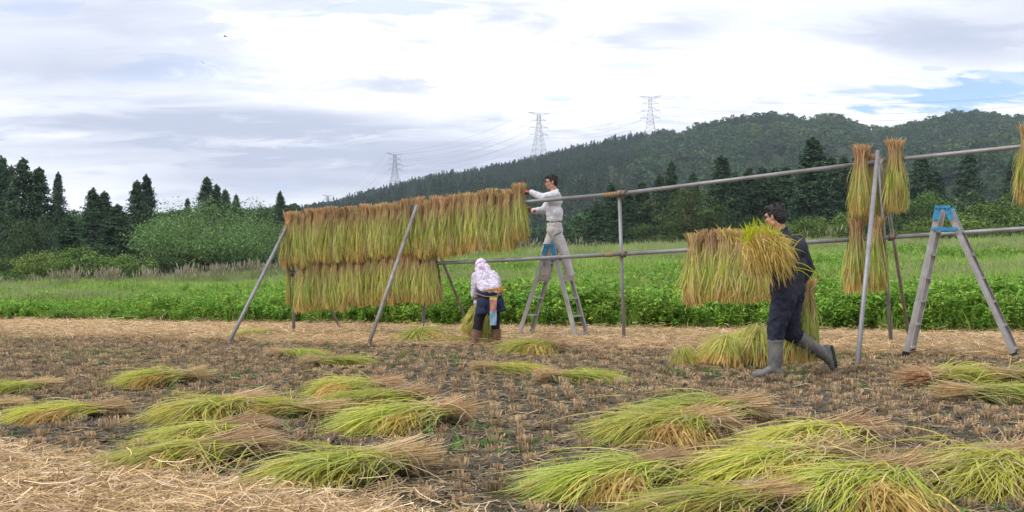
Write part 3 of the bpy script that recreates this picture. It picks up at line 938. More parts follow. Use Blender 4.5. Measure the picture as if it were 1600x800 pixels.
for px, yt, D, w, pr, lab in (
    (2, 244, 125, 62, ceds, 'dark cedar cut by the left picture edge'),
    (18, 258, 150, 40, ceds, 'slim cedar peeping out behind the two-tipped cedar at far left'),
    (36, 247, 118, 92, cedd, 'tall broad two-tipped cedar, largest tree at far left'),
    (91, 269, 165, 34, ceds, 'lone pointed cedar rising from the ridge canopy right of the two-tipped cedar'),
    (146, 293, 112, 56, ceds, 'cedar with pointed tip, left one of the touching pair at left'),
    (163, 298, 122, 50, ceds, 'cedar with pointed tip, right one of the touching pair at left'),
    (108, 335, 92, 58, ceds, 'low dark cedar in front of the wood, below the lone ridge cedar'),
    (183, 318, 108, 66, ceds, 'low wide dark cedar between the touching pair and the tall twin cedar'),
    (214, 281, 135, 46, ceds, 'blunt-tipped cedar, left half of the tall twin on the left ridge'),
    (229, 272, 140, 44, ceds, 'sharp-tipped cedar, right half of the tall twin on the left ridge'),
    (293, 309, 175, 20, ceds_n, 'tiny pointed cedar on the skyline above the pale willow bush'),
    (323, 275, 150, 60, cedd, 'broad double-topped cedar standing right above the pale willow bush'),
    (352, 295, 155, 34, ceds, 'rounded dark cedar beside the double-topped cedar'),
    (369, 303, 160, 26, ceds, 'small dark cedar sloping off the right side of the skyline clump'),
    (438, 298, 150, 30, ceds, 'lone cedar on the skyline just left of the hanging rice')):
    place_tree('cedar_tree', pr, px, yt, D, lab, 'cedar', G1, w)
G2 = 'dark cedars in front of the mountain'
for px, yt, D, w, lab in (
    (933, 314, 130, 44, 'dark cedar at the left end of the cedar row, left of the rack middle post'),
    (955, 286, 135, 44, 'dark cedar directly behind the top of the rack middle post'),
    (981, 297, 140, 44, 'dark cedar just right of the rack middle post'),
    (1003, 284, 146, 40, 'dark cedar second to the right of the rack middle post'),
    (1031, 272, 150, 42, 'dark cedar left of the slim tall spire above the broad tree'),
    (1049, 251, 160, 34, 'slim tall cedar spire left of the broad round tree top'),
    (1083, 268, 158, 34, 'cedar tip peeping right above the broad round tree'),
    (1127, 242, 150, 52, 'tall pointed cedar right of the broad round tree'),
    (1149, 268, 146, 44, 'cedar filling the row right of the tall pointed cedar'),
    (1171, 262, 150, 44, 'cedar above and left of the walking man, short rounded tip'),
    (1190, 260, 148, 44, 'cedar rising directly behind the walking man head'),
    (1209, 262, 152, 44, 'cedar just right above the walking man head'),
    (1228, 258, 148, 46, 'cedar left of the tallest cedar of the right row'),
    (1270, 215, 142, 68, 'tallest cedar of the row, broad at its foot, right of the walking man'),
    (1299, 243, 150, 44, 'cedar immediately right of the tallest cedar'),
    (1318, 242, 154, 42, 'cedar left of the paired sheaves on the tall brace'),
    (1338, 244, 152, 44, 'cedar hidden partly behind the sheaf left of the tall brace'),
    (1362, 252, 150, 40, 'cedar behind the rack tall front brace'),
    (1439, 238, 165, 50, 'pointed cedar between the right sheaf and the blue-topped stepladder'),
    (1461, 262, 170, 44, 'lower cedar right above the blue-topped stepladder'),
    (1513, 236, 200, 50, 'pointed cedar on the slope right of the blue-topped stepladder'),
    (1584, 249, 190, 50, 'dark cedar near the right edge of the picture')):
    place_tree('cedar_tree', ceds_n, px, yt, D, lab, 'cedar', G2, w)
place_tree('willow_bush', willow, 336, 325, 72, 'big rounded pale green willow bush behind the left brace of the rack', 'bush', None, 218, ybase=446)
place_tree('broadleaf_tree', brd, 1078, 293, 105, 'mid green broad round tree between rack middle post and walking man', 'tree', None, 118)
place_tree('broadleaf_tree', brd, 1030, 345, 95, 'lower rounded tree beside the broad round tree, right of the middle post', 'tree', None, 80)
BG = 'bushes along the meadow edge'
for px, yt, D, w, pr, nm, lab in (
    (20, 400, 78, 110, bush, 'bush', 'green bush filling the wood foot at the far left edge'),
    (-20, 330, 100, 110, darkb, 'bush', 'dark leafy growth under the cedar at the left picture edge'),
    (70, 395, 74, 90, bushy, 'bush', 'yellow-green bush below the two-tipped cedar'),
    (130, 388, 72, 100, bushy, 'bush', 'yellow-green spreading bush below the touching cedar pair'),
    (60, 345, 96, 90, darkb, 'bush', 'dark shrub between the big two-tipped cedar and the bush row'),
    (12, 425, 64, 80, bush, 'bush', 'low bush at left picture edge in front of the pampas'),
    (205, 398, 76, 80, bushy, 'bush', 'pale bush just left of the big willow bush'),
    (175, 420, 66, 60, bush, 'bush', 'low bush behind the pampas plumes left of the willow'),
    (252, 380, 82, 60, darkb, 'bush', 'dark shrub tucked behind the left flank of the willow bush'),
    (262, 345, 110, 60, darkb, 'bush', 'dark tree-shaped shrub above the left flank of the willow bush'),
    (408, 325, 130, 44, darkb, 'bush', 'small dark shrub on the skyline right of the willow bush'),
    (470, 350, 95, 90, darkb, 'bush', 'dark shrub behind the left end of the hanging rice'),
    (560, 372, 90, 110, darkb, 'bush', 'dark shrub hidden mostly behind the hanging rice, left'),
    (655, 372, 88, 100, darkb, 'bush', 'dark shrub behind the second brace of the rack'),
    (715, 388, 84, 70, bush, 'bush', 'mid green bush between the hanging rice and the bending woman'),
    (760, 384, 92, 70, darkb, 'bush', 'dark bush above the bending woman head'),
    (820, 392, 90, 70, darkb, 'bush', 'dark bush left of the stepladder top'),
    (905, 388, 84, 60, bush, 'bush', 'mid green bush right of the man on the stepladder'),
    (935, 384, 92, 60, darkb, 'bush', 'dark bush below the leftmost cedar of the right row'),
    (988, 372, 82, 66, darkb, 'bush', 'dark bush right behind the rack middle post'),
    (1010, 378, 74, 50, bush, 'bush', 'small green bush under the broad round tree'),
    (1120, 372, 78, 60, bush, 'bush', 'green bush behind the left sheaves of the lone hanging row'),
    (1160, 338, 80, 60, darkb, 'bush', 'dark bush left of the walking man face'),
    (1205, 345, 74, 60, bush, 'bush', 'green bush behind the walking man head'),
    (1262, 340, 74, 80, bushy, 'bush', 'feathery pale bush right of the walking man shoulders'),
    (1310, 336, 76, 80, bushy, 'bush', 'feathery pale bush left of the tall front brace'),
    (1360, 340, 72, 60, darkb, 'bush', 'dark bush behind the lower sheaves at the tall brace'),
    (1405, 318, 84, 90, darkb, 'bush', 'dark bush between the right sheaf and the blue-topped stepladder'),
    (1450, 305, 92, 90, bush, 'bush', 'bright green bush above left of the stepladder blue top'),
    (1480, 338, 76, 120, bushy, 'bush', 'spreading flat-topped bush behind the stepladder blue top'),
    (1540, 318, 80, 130, bushy, 'bush', 'spreading flat-topped bush right of the stepladder'),
    (1590, 300, 86, 110, bush, 'bush', 'green bush at the right picture edge below the rail'),
    (1560, 350, 66, 90, bush, 'bush', 'low green bush at right below the lower rail'),
    (1430, 355, 66, 70, bush, 'bush', 'low green bush left of the blue-topped stepladder')):
    place_tree(nm, pr, px, yt, D, lab, 'bush', BG, w)
# far woods: one mass each
def small_broad(n=230, size=.8):
    c, t = broad_tree(10, 9, n, size, [(.046, .100, .038), (.062, .125, .044), (.034, .076, .032), (.090, .145, .050)], nclump=12, base=.12)
    c.materials[0] = M['forest']
    return c
def small_cedar():
    c, t = cedar_tree(11, 4.0, 26, 9, .55, .9)
    return c
fb = [small_broad() for _ in range(6)]
def pale_broad():
    c, t = broad_tree(10, 9, 230, .8, [(.085, .140, .045), (.105, .165, .055), (.070, .115, .042), (.135, .175, .065)], nclump=12, base=.12)
    c.materials[0] = M['forest']
    return c
fb2 = [pale_broad() for _ in range(5)]
mb = [small_broad(1300, .36) for _ in range(4)]
fc = [small_cedar() for _ in range(5)]
def wood_points(step, D0, D1):
    n = int((D1 ** 2 - D0 ** 2) * .62 / step ** 2)
    D = np.sqrt(rng.uniform(D0 ** 2, D1 ** 2, n)); kx = rng.uniform(-.62, .62, n)
    return kx * D, D
X, Y = wood_points(7.2, 330, 1190)
px = 800 + 1600 * X / Y
conif = (Y > 560 + 60 * wav(X, Y, 60, 1)) & (px < 1010 + 60 * wav(X, Y, 45, 3)) 
k = (px > 380)
sel = k & ~conif & (wav(X, Y, 75, 2.2) < .62)
P = np.column_stack([X, Y, terrain_z(X, Y) - .6])
near_ = sel & (Y < 520)
tone_ = wav(X, Y, 48, 6.1) + rng.normal(0, .25, len(X)) > .28
for nm_, ss_, pp_ in (('broadleaf_forest', sel & ~near_ & ~tone_, fb), ('pale_broadleaf_forest', sel & ~near_ & tone_, fb2)):
    scatter(nm_, pp_, P[ss_], rots_z(ss_.sum()), scl_u(ss_.sum(), .65, 1.4, .7, 1.15))
scatter('valley_woods', mb, P[near_], rots_z(near_.sum()), scl_u(near_.sum(), .55, .95, .7, 1.1))
X, Y = wood_points(5.4, 500, 1190)
px = 800 + 1600 * X / Y
c2 = (Y > 560 + 60 * wav(X, Y, 60, 1)) & (px < 1010 + 60 * wav(X, Y, 45, 3)) & (px > 380) | ((wav(X, Y, 75, 2.2) >= .55) & (px > 600))
P = np.column_stack([X, Y, terrain_z(X, Y) - .6])
scatter('cedar_plantation', fc, P[c2], rots_z(c2.sum()), scl_u(c2.sum(), .8, 1.15, .8, 1.15))
# wooded hill on the left and the wood behind the right cedars
X, Y = wood_points(4.6, 84, 290)
px = 800 + 1600 * X / Y
kl = (px < 470) & (Y > 100)
X1, Y1 = X[kl], Y[kl]
P = np.column_stack([X1, Y1, terrain_z(X1, Y1) - .5])
_s = scl_u(len(P), .9, 1.3, .75, 1.05) * np.interp(Y1, [95, 160, 230], [.36, .50, .68])[:, None]
scatter('hill_woods', mb, P, rots_z(len(P)), _s)
kr = (px > 900) & (Y > 165)
X1, Y1 = X[kr], Y[kr]
P = np.column_stack([X1, Y1, terrain_z(X1, Y1) - .5])
scatter('lower_slope_woods', mb, P, rots_z(len(P)), scl_u(len(P), .55, .9, .75, 1.1))

# ------------------------------------------------------------------ drying rack
FR = [(-3.70, 17.20, 1.07, 1.90), (-1.44, 16.45, 1.21, 2.06), (1.68, 15.41, 1.345, 2.26), (5.28, 14.21, 1.55, 2.62), (8.9, 13.0, 1.76, 2.90)]
def rack_at(px):
    """point of the rack line seen at picture column px: X, Y and the heights of the lower and the upper rail"""
    k = (px - 800) / 1600
    X = k * 15.967 / (1 + .3333 * k)
    Y = 15.967 - .3333 * X
    xs = [f[0] for f in FR]
    return X, Y, float(np.interp(X, xs, [f[2] for f in FR])), float(np.interp(X, xs, [f[3] for f in FR]))
def pipe_obj(name, p0, p1, r, mat, parent, label=None):
    bm = bmesh.new()
    tube(bm, p0, p1, r, seg=12)
    o = bm_obj(name, bm, mat, parent)
    if label: o['label'] = label
    return o
def build_rack():
    root = empty('drying_rack', (FR[0][0], FR[0][1], 0))
    tag(root, 'long grey steel pipe rack with two rails, posts and slanting braces', 'drying rack')
    O = Vector(root.location)
    def P(x, y, z): return Vector((x, y, z)) - O
    for lv in (2, 3):
        for a, b in zip(FR[:-1], FR[1:]):
            d = (Vector((b[0], b[1], b[lv])) - Vector((a[0], a[1], a[lv])))
            ext = d.normalized() * .09
            off = Vector((0, .0, .0))
            pa, pb = P(a[0], a[1], a[lv]) - ext * (1 if a is FR[0] else .0), P(b[0], b[1], b[lv]) + ext
            pipe_obj('rail', pa, pb, .030 if a is not FR[0] else .029, M['pipe'], root)
    # posts
    for i, (f, dx) in enumerate(zip(FR, (.02, 0, -.06, -.17, -.1))):
        top = P(f[0] + dx, f[1] + .065, f[3] + .05)
        pipe_obj('post', P(f[0] + .02, f[1] + .065, -.15), top, .027, M['pipe'], root)
    # braces (front, back) as pairs leaning together at the upper rail
    for (fx, fy), (bx, by), (tx, ty, tz), fm in (
        (unproj(357, 537), unproj(534, 518), (-3.78, 17.15, 1.83), M['pipe']),
        (unproj(575, 541), unproj(735, 517), (-1.52, 16.35, 2.14), M['rustpipe']),
        (unproj(1340, 567), (6.25, 16.1), (5.02, 14.05, 2.72), M['pipe'])):
        e = Vector((tx, ty, tz)); fr = Vector((fx, fy, 0))
        d = (fr - e).normalized()
        pipe_obj('brace', Vector((fx, fy, 0)) + d * .12 - O, e - O, .029, fm, root, 'slanting front brace standing on the soil')
        e2 = Vector((tx + .10, ty + .16, tz - .12)); bk = Vector((bx, by, 0))
        pipe_obj('brace', bk + (bk - e2).normalized() * .12 - O, e2 - O, .025, M['rustpipe'], root)
    # clamps and rope lashings at the joints
    for i, f in enumerate(FR):
        for lv in (2, 3):
            d = (Vector((FR[-1][0] - FR[0][0], FR[-1][1] - FR[0][1], 1.0))).normalized()
            c = P(f[0], f[1], f[lv])
            bm = bmesh.new()
            tube(bm, c - d * .035, c + d * .035, .042, seg=10)
            tube(bm, c + Vector((0, .065, -.05)), c + Vector((0, .065, .05)), .042, seg=10)
            beam(bm, c + Vector((0, -.01, 0)), c + Vector((0, .08, 0)), .05, .05)
            tube(bm, c + Vector((.03, -.03, .03)), c + Vector((.03, -.06, .05)), .008, seg=6)
            bm_obj('clamp', bm, M['clamp'], root)
    for (x, lv, ln, m_) in ((1.50, 3, .13, 'rope'), (1.47, 2, .06, 'rope'), (5.12, 3, .05, 'rope')):
        i = [f[0] for f in FR]
        y = np.interp(x, i, [f[1] for f in FR]); z = np.interp(x, i, [f[lv] for f in FR])
        d = Vector((1, -.3333, .09)).normalized()
        bm = bmesh.new()
        for j in range(6):
            s = (j - 2.5) / 6 * ln * 2
            tube(bm, P(x, y, z) + d * (s - ln / 7), P(x, y, z) + d * (s + ln / 7), .0345 + .002 * (j % 2), seg=10)
        bm_obj('rope_lashing', bm, M[m_], root)
    return root
build_rack()

# ------------------------------------------------------------------ rice sheaves
YG = [(.55, .57, .12), (.43, .50, .10), (.64, .61, .18), (.35, .44, .09), (.62, .55, .24), (.60, .51, .26)]
BUTT = [(.50, .36, .20), (.60, .45, .28), (.40, .27, .14), (.66, .52, .35)]
EAR = [(.64, .46, .15), (.56, .38, .12), (.72, .54, .22), (.48, .32, .10)]
def hang_parts(seed, w=.16, d=.11, nb=330, nl=620, ne=520, short=False):
    """hanging sheaf, rail at the origin, 1 m long: butts up to +.20, ears down to -.80"""
    k = 6
    out = {}
    # butts: from above the tie, brown
    a = rng.uniform(0, 2 * PI, nb); r = np.sqrt(rng.uniform(0, 1, nb))
    t = np.linspace(0, 1, k)
    ztop = rng.uniform(.11, .225, nb) ** 1.0 + rng.normal(0, .012, nb)
    P = np.zeros((nb, k, 3))
    z = ztop[:, None] + (-.42 - ztop[:, None]) * t
    prof = np.interp(z, [-.45, -.2, 0.0, .06, .14, .22], [1.1, .92, .74, .66, .95, 1.25])
    P[..., 0] = (np.cos(a) * r)[:, None] * w * .60 * prof
    sgn = np.sign(np.sin(a))[:, None]
    P[..., 1] = (np.sin(a) * r)[:, None] * d * .62 * prof + sgn * np.interp(z, [-.3, -.05, .04, .1], [.02, .038, .02, 0])
    P[..., 2] = z
    W = np.full((nb, k), .0036)
    P[..., :2] += rng.normal(0, .022, (nb, 1, 2)) * np.interp(z, [.04, .2], [0, 1])[..., None]
    T = np.repeat(pick(BUTT, nb, .2)[:, None] * np.array([1.0, .93, .78]), k, 1)
    mixg = np.interp(z, [-.42, -.16], [1, 0])[..., None] * .6
    T = T * (1 - mixg) + np.array([.33, .33, .06]) * mixg
    f = np.stack([np.cos(a), np.sin(a), 0 * a], 1) + rng.normal(0, .5, (nb, 3))
    out['straw_butts'] = ribbons(P, W, T, f)
    # stems and leaves
    a = rng.uniform(0, 2 * PI, nl); r = np.sqrt(rng.uniform(0.1, 1, nl))
    z0 = rng.uniform(-.45, .02, nl); L = rng.uniform(.28, .52, nl); z1 = np.maximum(z0 - L, -.80 + rng.normal(0, .02, nl))
    z = z0[:, None] + (z1 - z0)[:, None] * t
    prof = np.interp(z, [-.8, -.55, -.2, .05], [1.2, 1.15, .95, .70])
    spread = np.clip(rng.normal(0, .10, nl), -.25, .25)
    stray = (rng.uniform(0, 1, nl) < .10) * rng.uniform(.2, .6, nl)
    P = np.zeros((nl, k, 3))
    P[..., 0] = (np.cos(a) * r)[:, None] * w * .62 * prof + spread[:, None] * t ** 1.4 * L[:, None] + (np.cos(a) * stray * .16)[:, None] * np.sin(t * 2.6)
    P[..., 1] = (np.sin(a) * r)[:, None] * d * .70 * prof + np.sign(np.sin(a))[:, None] * .035 + (np.sin(a) * stray * .14)[:, None] * np.sin(t * 2.6)
    P[..., 2] = z
    W = np.array([.5, .9, 1, .9, .6, .15])[None] * (rng.uniform(.003, .0062, nl))[:, None]
    c = pick(YG, nl)
    T = np.repeat(c[:, None], k, 1)
    top = np.interp(z, [-.30, -.06], [0, 1])[..., None]
    T = T * (1 - .6 * top) + np.array([.46, .36, .17]) * .6 * top
    f = np.stack([np.cos(a), np.sin(a), 0 * a], 1) + rng.normal(0, .45, (nl, 3))
    out['leaves'] = ribbons(P, W, T, f)
    # ears
    a = rng.uniform(0, 2 * PI, ne); r = np.sqrt(rng.uniform(.2, 1, ne))
    z0 = rng.uniform(-.70, -.46, ne); z1 = z0 - rng.uniform(.08, .17, ne)
    tt = np.linspace(0, 1, 4)
    z = z0[:, None] + (z1 - z0)[:, None] * tt
    P = np.zeros((ne, 4, 3))
    P[..., 0] = (np.cos(a) * r)[:, None] * w * .70 + rng.normal(0, .015, (ne, 1)) * tt
    P[..., 1] = (np.sin(a) * r)[:, None] * d * .80 + np.sign(np.sin(a))[:, None] * .035
    P[..., 2] = z
    W = np.array([.35, 1.0, .9, .3])[None] * rng.uniform(.0035, .0065, ne)[:, None]
    T = np.repeat(pick(EAR, ne, .18)[:, None], 4, 1)
    out['rice_ears'] = ribbons(P, W, T, np.stack([np.cos(a), np.sin(a), 0 * a], 1) + rng.normal(0, .5, (ne, 3)))
    return out
def sheaf_meshes(parts):
    return {k: np_mesh(k, V, Q, M['rice'], C) for k, (V, Q, C) in parts.items()}
def tie_mesh(rx, ry, h, z=0.0, axis='z'):
    bm = bmesh.new(); n = 20
    for j in range(3):
        zz = z + (j - 1) * h
        ring = []
        for i in range(n):
            a = 2 * PI * i / n; wob = 1 + .04 * math.sin(5 * a + j)
            for (q, dz) in ((1.0, -h * .4), (1.05, h * .4)):
                x, y, c = math.cos(a) * rx * q * wob, math.sin(a) * ry * q * wob, zz + dz + .006 * math.sin(3 * a + j)
                ring.append(bm.verts.new((x, y, c) if axis == 'z' else (c, y, x)))
        for i in range(n):
            a0, a1, b0, b1 = ring[2 * i], ring[2 * i + 1], ring[(2 * i + 2) % (2 * n)], ring[(2 * i + 3) % (2 * n)]
            bm.faces.new((a0, b0, b1, a1))
    me = bpy.data.meshes.new('straw_tie'); bmesh.ops.recalc_face_normals(bm, faces=bm.faces)
    bm.to_mesh(me); bm.free(); me.materials.append(M['rope'])
    return me
hang_protos = [sheaf_meshes(hang_parts(i)) for i in range(7)]
wide_protos = [sheaf_meshes(hang_parts(i, w=.25, d=.17, nb=480, nl=900, ne=700)) for i in range(4)]
tie_n, tie_w = tie_mesh(.067, .052, .012, .045), tie_mesh(.102, .076, .013, .045)
def make_sheaf(name, proto, tie, loc, rz, sc, label, group, tilt=(0, 0)):
    o = empty(name, loc, rz)
    o.rotation_euler = (tilt[0], tilt[1], rz)
    o.scale = sc if isinstance(sc, tuple) else (sc,) * 3
    tag(o, label, 'rice sheaf', group)
    for k, me in proto.items():
        c = link(k, me, o); c['kind'] = 'stuff'
    if tie: link('straw_tie', tie, o)
    return o
ORD = ['first', 'second', 'third', 'fourth', 'fifth', 'sixth', 'seventh', 'eighth', 'ninth', 'tenth', 'eleventh', 'twelfth', 'thirteenth', 'fourteenth',
       'fifteenth', 'sixteenth', 'seventeenth', 'eighteenth', 'nineteenth', 'twentieth']
RZ = math.atan(-.3333)
def hang_row(pxs, lv, fmt, group, protos=hang_protos, tie=tie_n, h=.97, wx=1.0, dz=0, jit=.02):
    for i, px in enumerate(pxs):
        X, Y, lo, up = rack_at(px)
        z = (lo, up)[lv]
        s = h * random.uniform(.96, 1.05)
        flip = PI if random.random() < .5 else 0
        make_sheaf('rice_sheaf', random.choice(protos), tie, (X + random.gauss(0, .006), Y - random.uniform(0, .03), z + random.gauss(0, jit) * 1.3 + dz), RZ + flip + random.gauss(0, .12),
                   (s * wx * random.uniform(.95, 1.15), s * random.uniform(.9, 1.1), s), fmt(i, len(pxs)), group, (random.gauss(0, .02), random.gauss(0, .045)))
U1 = np.linspace(452, 637, 18); U2 = np.linspace(655, 794, 12)
L1 = np.linspace(472, 678, 17)
hang_row(U1, 1, lambda i, n: 'hanging rice sheaf, %s from the left end of the upper rail' % ORD[i], 'rice sheaves hanging on the upper rail', h=.88)
hang_row(U2, 1, lambda i, n: 'hanging rice sheaf, %s right of the second brace on the upper rail' % ORD[i], 'rice sheaves hanging on the upper rail', h=.92, dz=.015)
hang_row(L1, 0, lambda i, n: 'hanging rice sheaf, %s from the left on the lower rail' % ORD[i], 'rice sheaves hanging on the left part of the lower rail', h=.83, wx=1.15, dz=.05)
hang_row([1086, 1110, 1134, 1157, 1180, 1200], 0, lambda i, n: 'hanging rice sheaf, %s from left in the short row by the walking man' % ORD[i], 'rice sheaves hanging in a short row by the walking man', h=1.01, wx=1.42, dz=.05)
# the one the man is pushing into place, set higher
X, Y, lo, up = rack_at(811)
make_sheaf('rice_sheaf', wide_protos[0], tie_w, (X, Y - .02, up + .11), RZ, (.74, .85, .88), 'hanging rice sheaf held by the man on the stepladder, taller than its row', 'rice sheaves hanging on the upper rail', (0, -.03))
X, Y, lo, up = rack_at(451)
make_sheaf('rice_sheaf', hang_protos[2], None, (X, Y, lo + .12), RZ, (.30, .4, .80), 'thin wisp of rice hanging alone on the leftmost post', 'rice sheaves hanging on the left part of the lower rail')
for px, lv, zoff, sc, wx, lab, j, fy in (
    (1344, 1, .05, .99, .82, 'hanging rice sheaf on the upper rail just left of the tall front brace', 0, -.04),
    (1366, 1, -.08, .94, .74, 'greener rice sheaf tucked behind the tall front brace on the upper rail', 1, .10),
    (1397, 1, .07, .99, .86, 'hanging rice sheaf on the upper rail just right of the tall front brace', 2, -.02),
    (1337, 0, .08, 1.02, .80, 'hanging rice sheaf on the lower rail left of the tall front brace', 3, -.02),
    (1368, 0, .08, 1.02, .82, 'hanging rice sheaf on the lower rail right of the tall front brace', 1, -.02),
    (1606, 1, .06, 1.05, .82, 'hanging rice sheaf cut by the right picture edge', 2, -.02)):
    X, Y, lo, up = rack_at(px)
    make_sheaf('rice_sheaf', wide_protos[j], tie_w, (X, Y + fy, (lo, up)[lv] + zoff), RZ + random.gauss(0, .3), (sc * wx, sc * .85, sc), lab, 'single rice sheaves around the tall front brace', (0, random.gauss(0, .03)))

def ground_parts(nb=480, nl=1250, ne=560, earside=0, spread=1.0, raised=1.0, nstray=22):
    """sheaf lying on the ground: butts at x=-.5, ears toward +x; 1 m long"""
    out = {}
    k = 5; t = np.linspace(0, 1, k)
    a = rng.uniform(0, 2 * PI, nb); r = np.sqrt(rng.uniform(0, 1, nb))
    x0 = -.5 + rng.uniform(-.04, .16, nb); x1 = x0 + rng.uniform(.25, .55, nb)
    x = x0[:, None] + (x1 - x0)[:, None] * t
    prof = np.interp(x, [-.5, -.28, -.1, .1], [1.45, .95, 1.1, 1.5])
    P = np.zeros((nb, k, 3))
    P[..., 0] = x
    P[..., 1] = (np.cos(a) * r)[:, None] * .085 * prof + rng.normal(0, .045, (nb, 1)) * (1 - t) ** 2
    P[..., 2] = .055 + (np.sin(a) * r)[:, None] * .052 * prof + np.interp(x, [-.5, -.2, .1], [.025, .05, .03]) + np.abs(rng.normal(0, .04, (nb, 1))) * (1 - t) ** 1.5
    P[..., 2] = np.maximum(P[..., 2], .006)
    W = np.full((nb, k), .0020) * rng.uniform(.6, 1.3, (nb, 1))
    T = np.repeat(pick(BUTT + [(.70, .59, .42)], nb, .18)[:, None] * np.array([1.0, .95, .82]), k, 1)
    mg = np.interp(x, [-.2, .1], [0, .5])[..., None]
    T = T * (1 - mg) + np.array([.42, .40, .07]) * mg
    out['straw_butts'] = ribbons(P, W, T)
    # leaves: start along the bundle, arc forward and down
    k = 7; t = np.linspace(0, 1, k)
    def arcs(n, s0, s1, L0, L1, el0, el1, yaw, g, zc):
        xs = rng.uniform(s0, s1, n); L = rng.uniform(L0, L1, n)
        yw = rng.normal(0, yaw, n) * spread; el = rng.uniform(el0, el1, n) * raised
        P = np.zeros((n, k, 3))
        hy = rng.normal(0, .05, n)
        P[..., 0] = xs[:, None] + (np.cos(yw) * np.cos(el) * L)[:, None] * t
        P[..., 1] = hy[:, None] + (np.sin(yw) * np.cos(el) * L)[:, None] * t * (.5 + .5 * t)
        z0 = zc + rng.uniform(-.03, .05, n)
        P[..., 2] = z0[:, None] + (np.sin(el) * L)[:, None] * t - g * rng.uniform(.7, 1.3, (n, 1)) * L[:, None] * t ** 2
        fl = rng.uniform(.004, .04, (n, 1))
        P[..., 2] = np.maximum(P[..., 2], fl * (1 - .5 * t))
        return P, n
    P, n = arcs(nl, -.34, .14, .24, .60, .04, .40, .22, .38, .085)
    W = np.array([.5, .9, 1, 1, .85, .5, .1])[None] * rng.uniform(.0015, .0036, n)[:, None]
    c = pick(YG + [(.50, .55, .07), (.44, .52, .07), (.60, .58, .14)], n)
    T = np.repeat(c[:, None], k, 1) * np.linspace(.9, 1.1, k)[None, :, None]
    f = np.tile([0, 0, 1.0], (n, 1)) + rng.normal(0, .55, (n, 3))
    A = ribbons(P, W, T, f)
    P, n = arcs(nstray, -.2, .15, .30, .62, .2, .8, .75, .55, .12)
    W = np.array([.6, .9, 1, 1, .85, .5, .1])[None] * .0030 * np.ones((n, 1))
    T = np.repeat(pick(YG[:3] + [(.5, .52, .06)], n)[:, None], k, 1)
    B = ribbons(P, W, T)
    # dry curled leaves over the stems
    P, n = arcs(120, -.45, .0, .15, .42, .1, .9, 1.1, .75, .09)
    P[..., 1] += .05 * np.sin(t * 5 + rng.uniform(0, 6, (n, 1))) * t
    W = np.array([.6, .9, 1, 1, .85, .5, .1])[None] * .0022 * np.ones((n, 1))
    D_ = ribbons(P, W, np.repeat(pick([(.66, .56, .40), (.56, .44, .28), (.48, .36, .2)], n)[:, None], k, 1))
    out['leaves'] = cat([A, B, D_])
    # ears
    P, n = arcs(ne, .02, .26, .14, .26, .0, .35, .45, .75, .085)
    if earside:
        P[..., 1] += earside * np.abs(rng.normal(.10, .06, (n, 1))) * np.linspace(.8, 1.15, k)
    W = np.array([.3, 1, .45, 1, .45, .9, .2])[None] * rng.uniform(.0028, .0050, n)[:, None]
    T = np.repeat(pick(EAR, n, .16)[:, None], 7, 1)
    out['rice_ears'] = ribbons(P, W, T)
    return out
gpro = [sheaf_meshes(ground_parts(spread=random.uniform(.85, 1.2), raised=random.uniform(.8, 1.15), earside=e)) for e in (.5, 0, .9, .6, .3, .7, 0, .4)]
gpro_ear = [sheaf_meshes(ground_parts(ne=620, earside=e, spread=1.3)) for e in (1.1, -1.1)]
def ground_sheaf(bx, by, tx, ty, label, protos=gpro, fat=1.0, high=1.0, group='cut rice sheaves lying on the field', z=0.0, lenr=(.80, .98)):
    b = Vector((*unproj(bx, by), 0)); t = Vector((*unproj(tx, ty), 0))
    c = (b + t) / 2; d = t - b
    L = min(max(d.length, lenr[0]), lenr[1])
    s = L * random.uniform(.98, 1.04); high *= .76; fat *= 1.16
    j = random.randrange(len(protos))
    o = make_sheaf('rice_sheaf', protos[j], None, (c.x, c.y, z), math.atan2(d.y, d.x), (s, s * fat, s * high), label, group)
    return o
gs = ground_sheaf
EARN = [gpro_ear[0]]
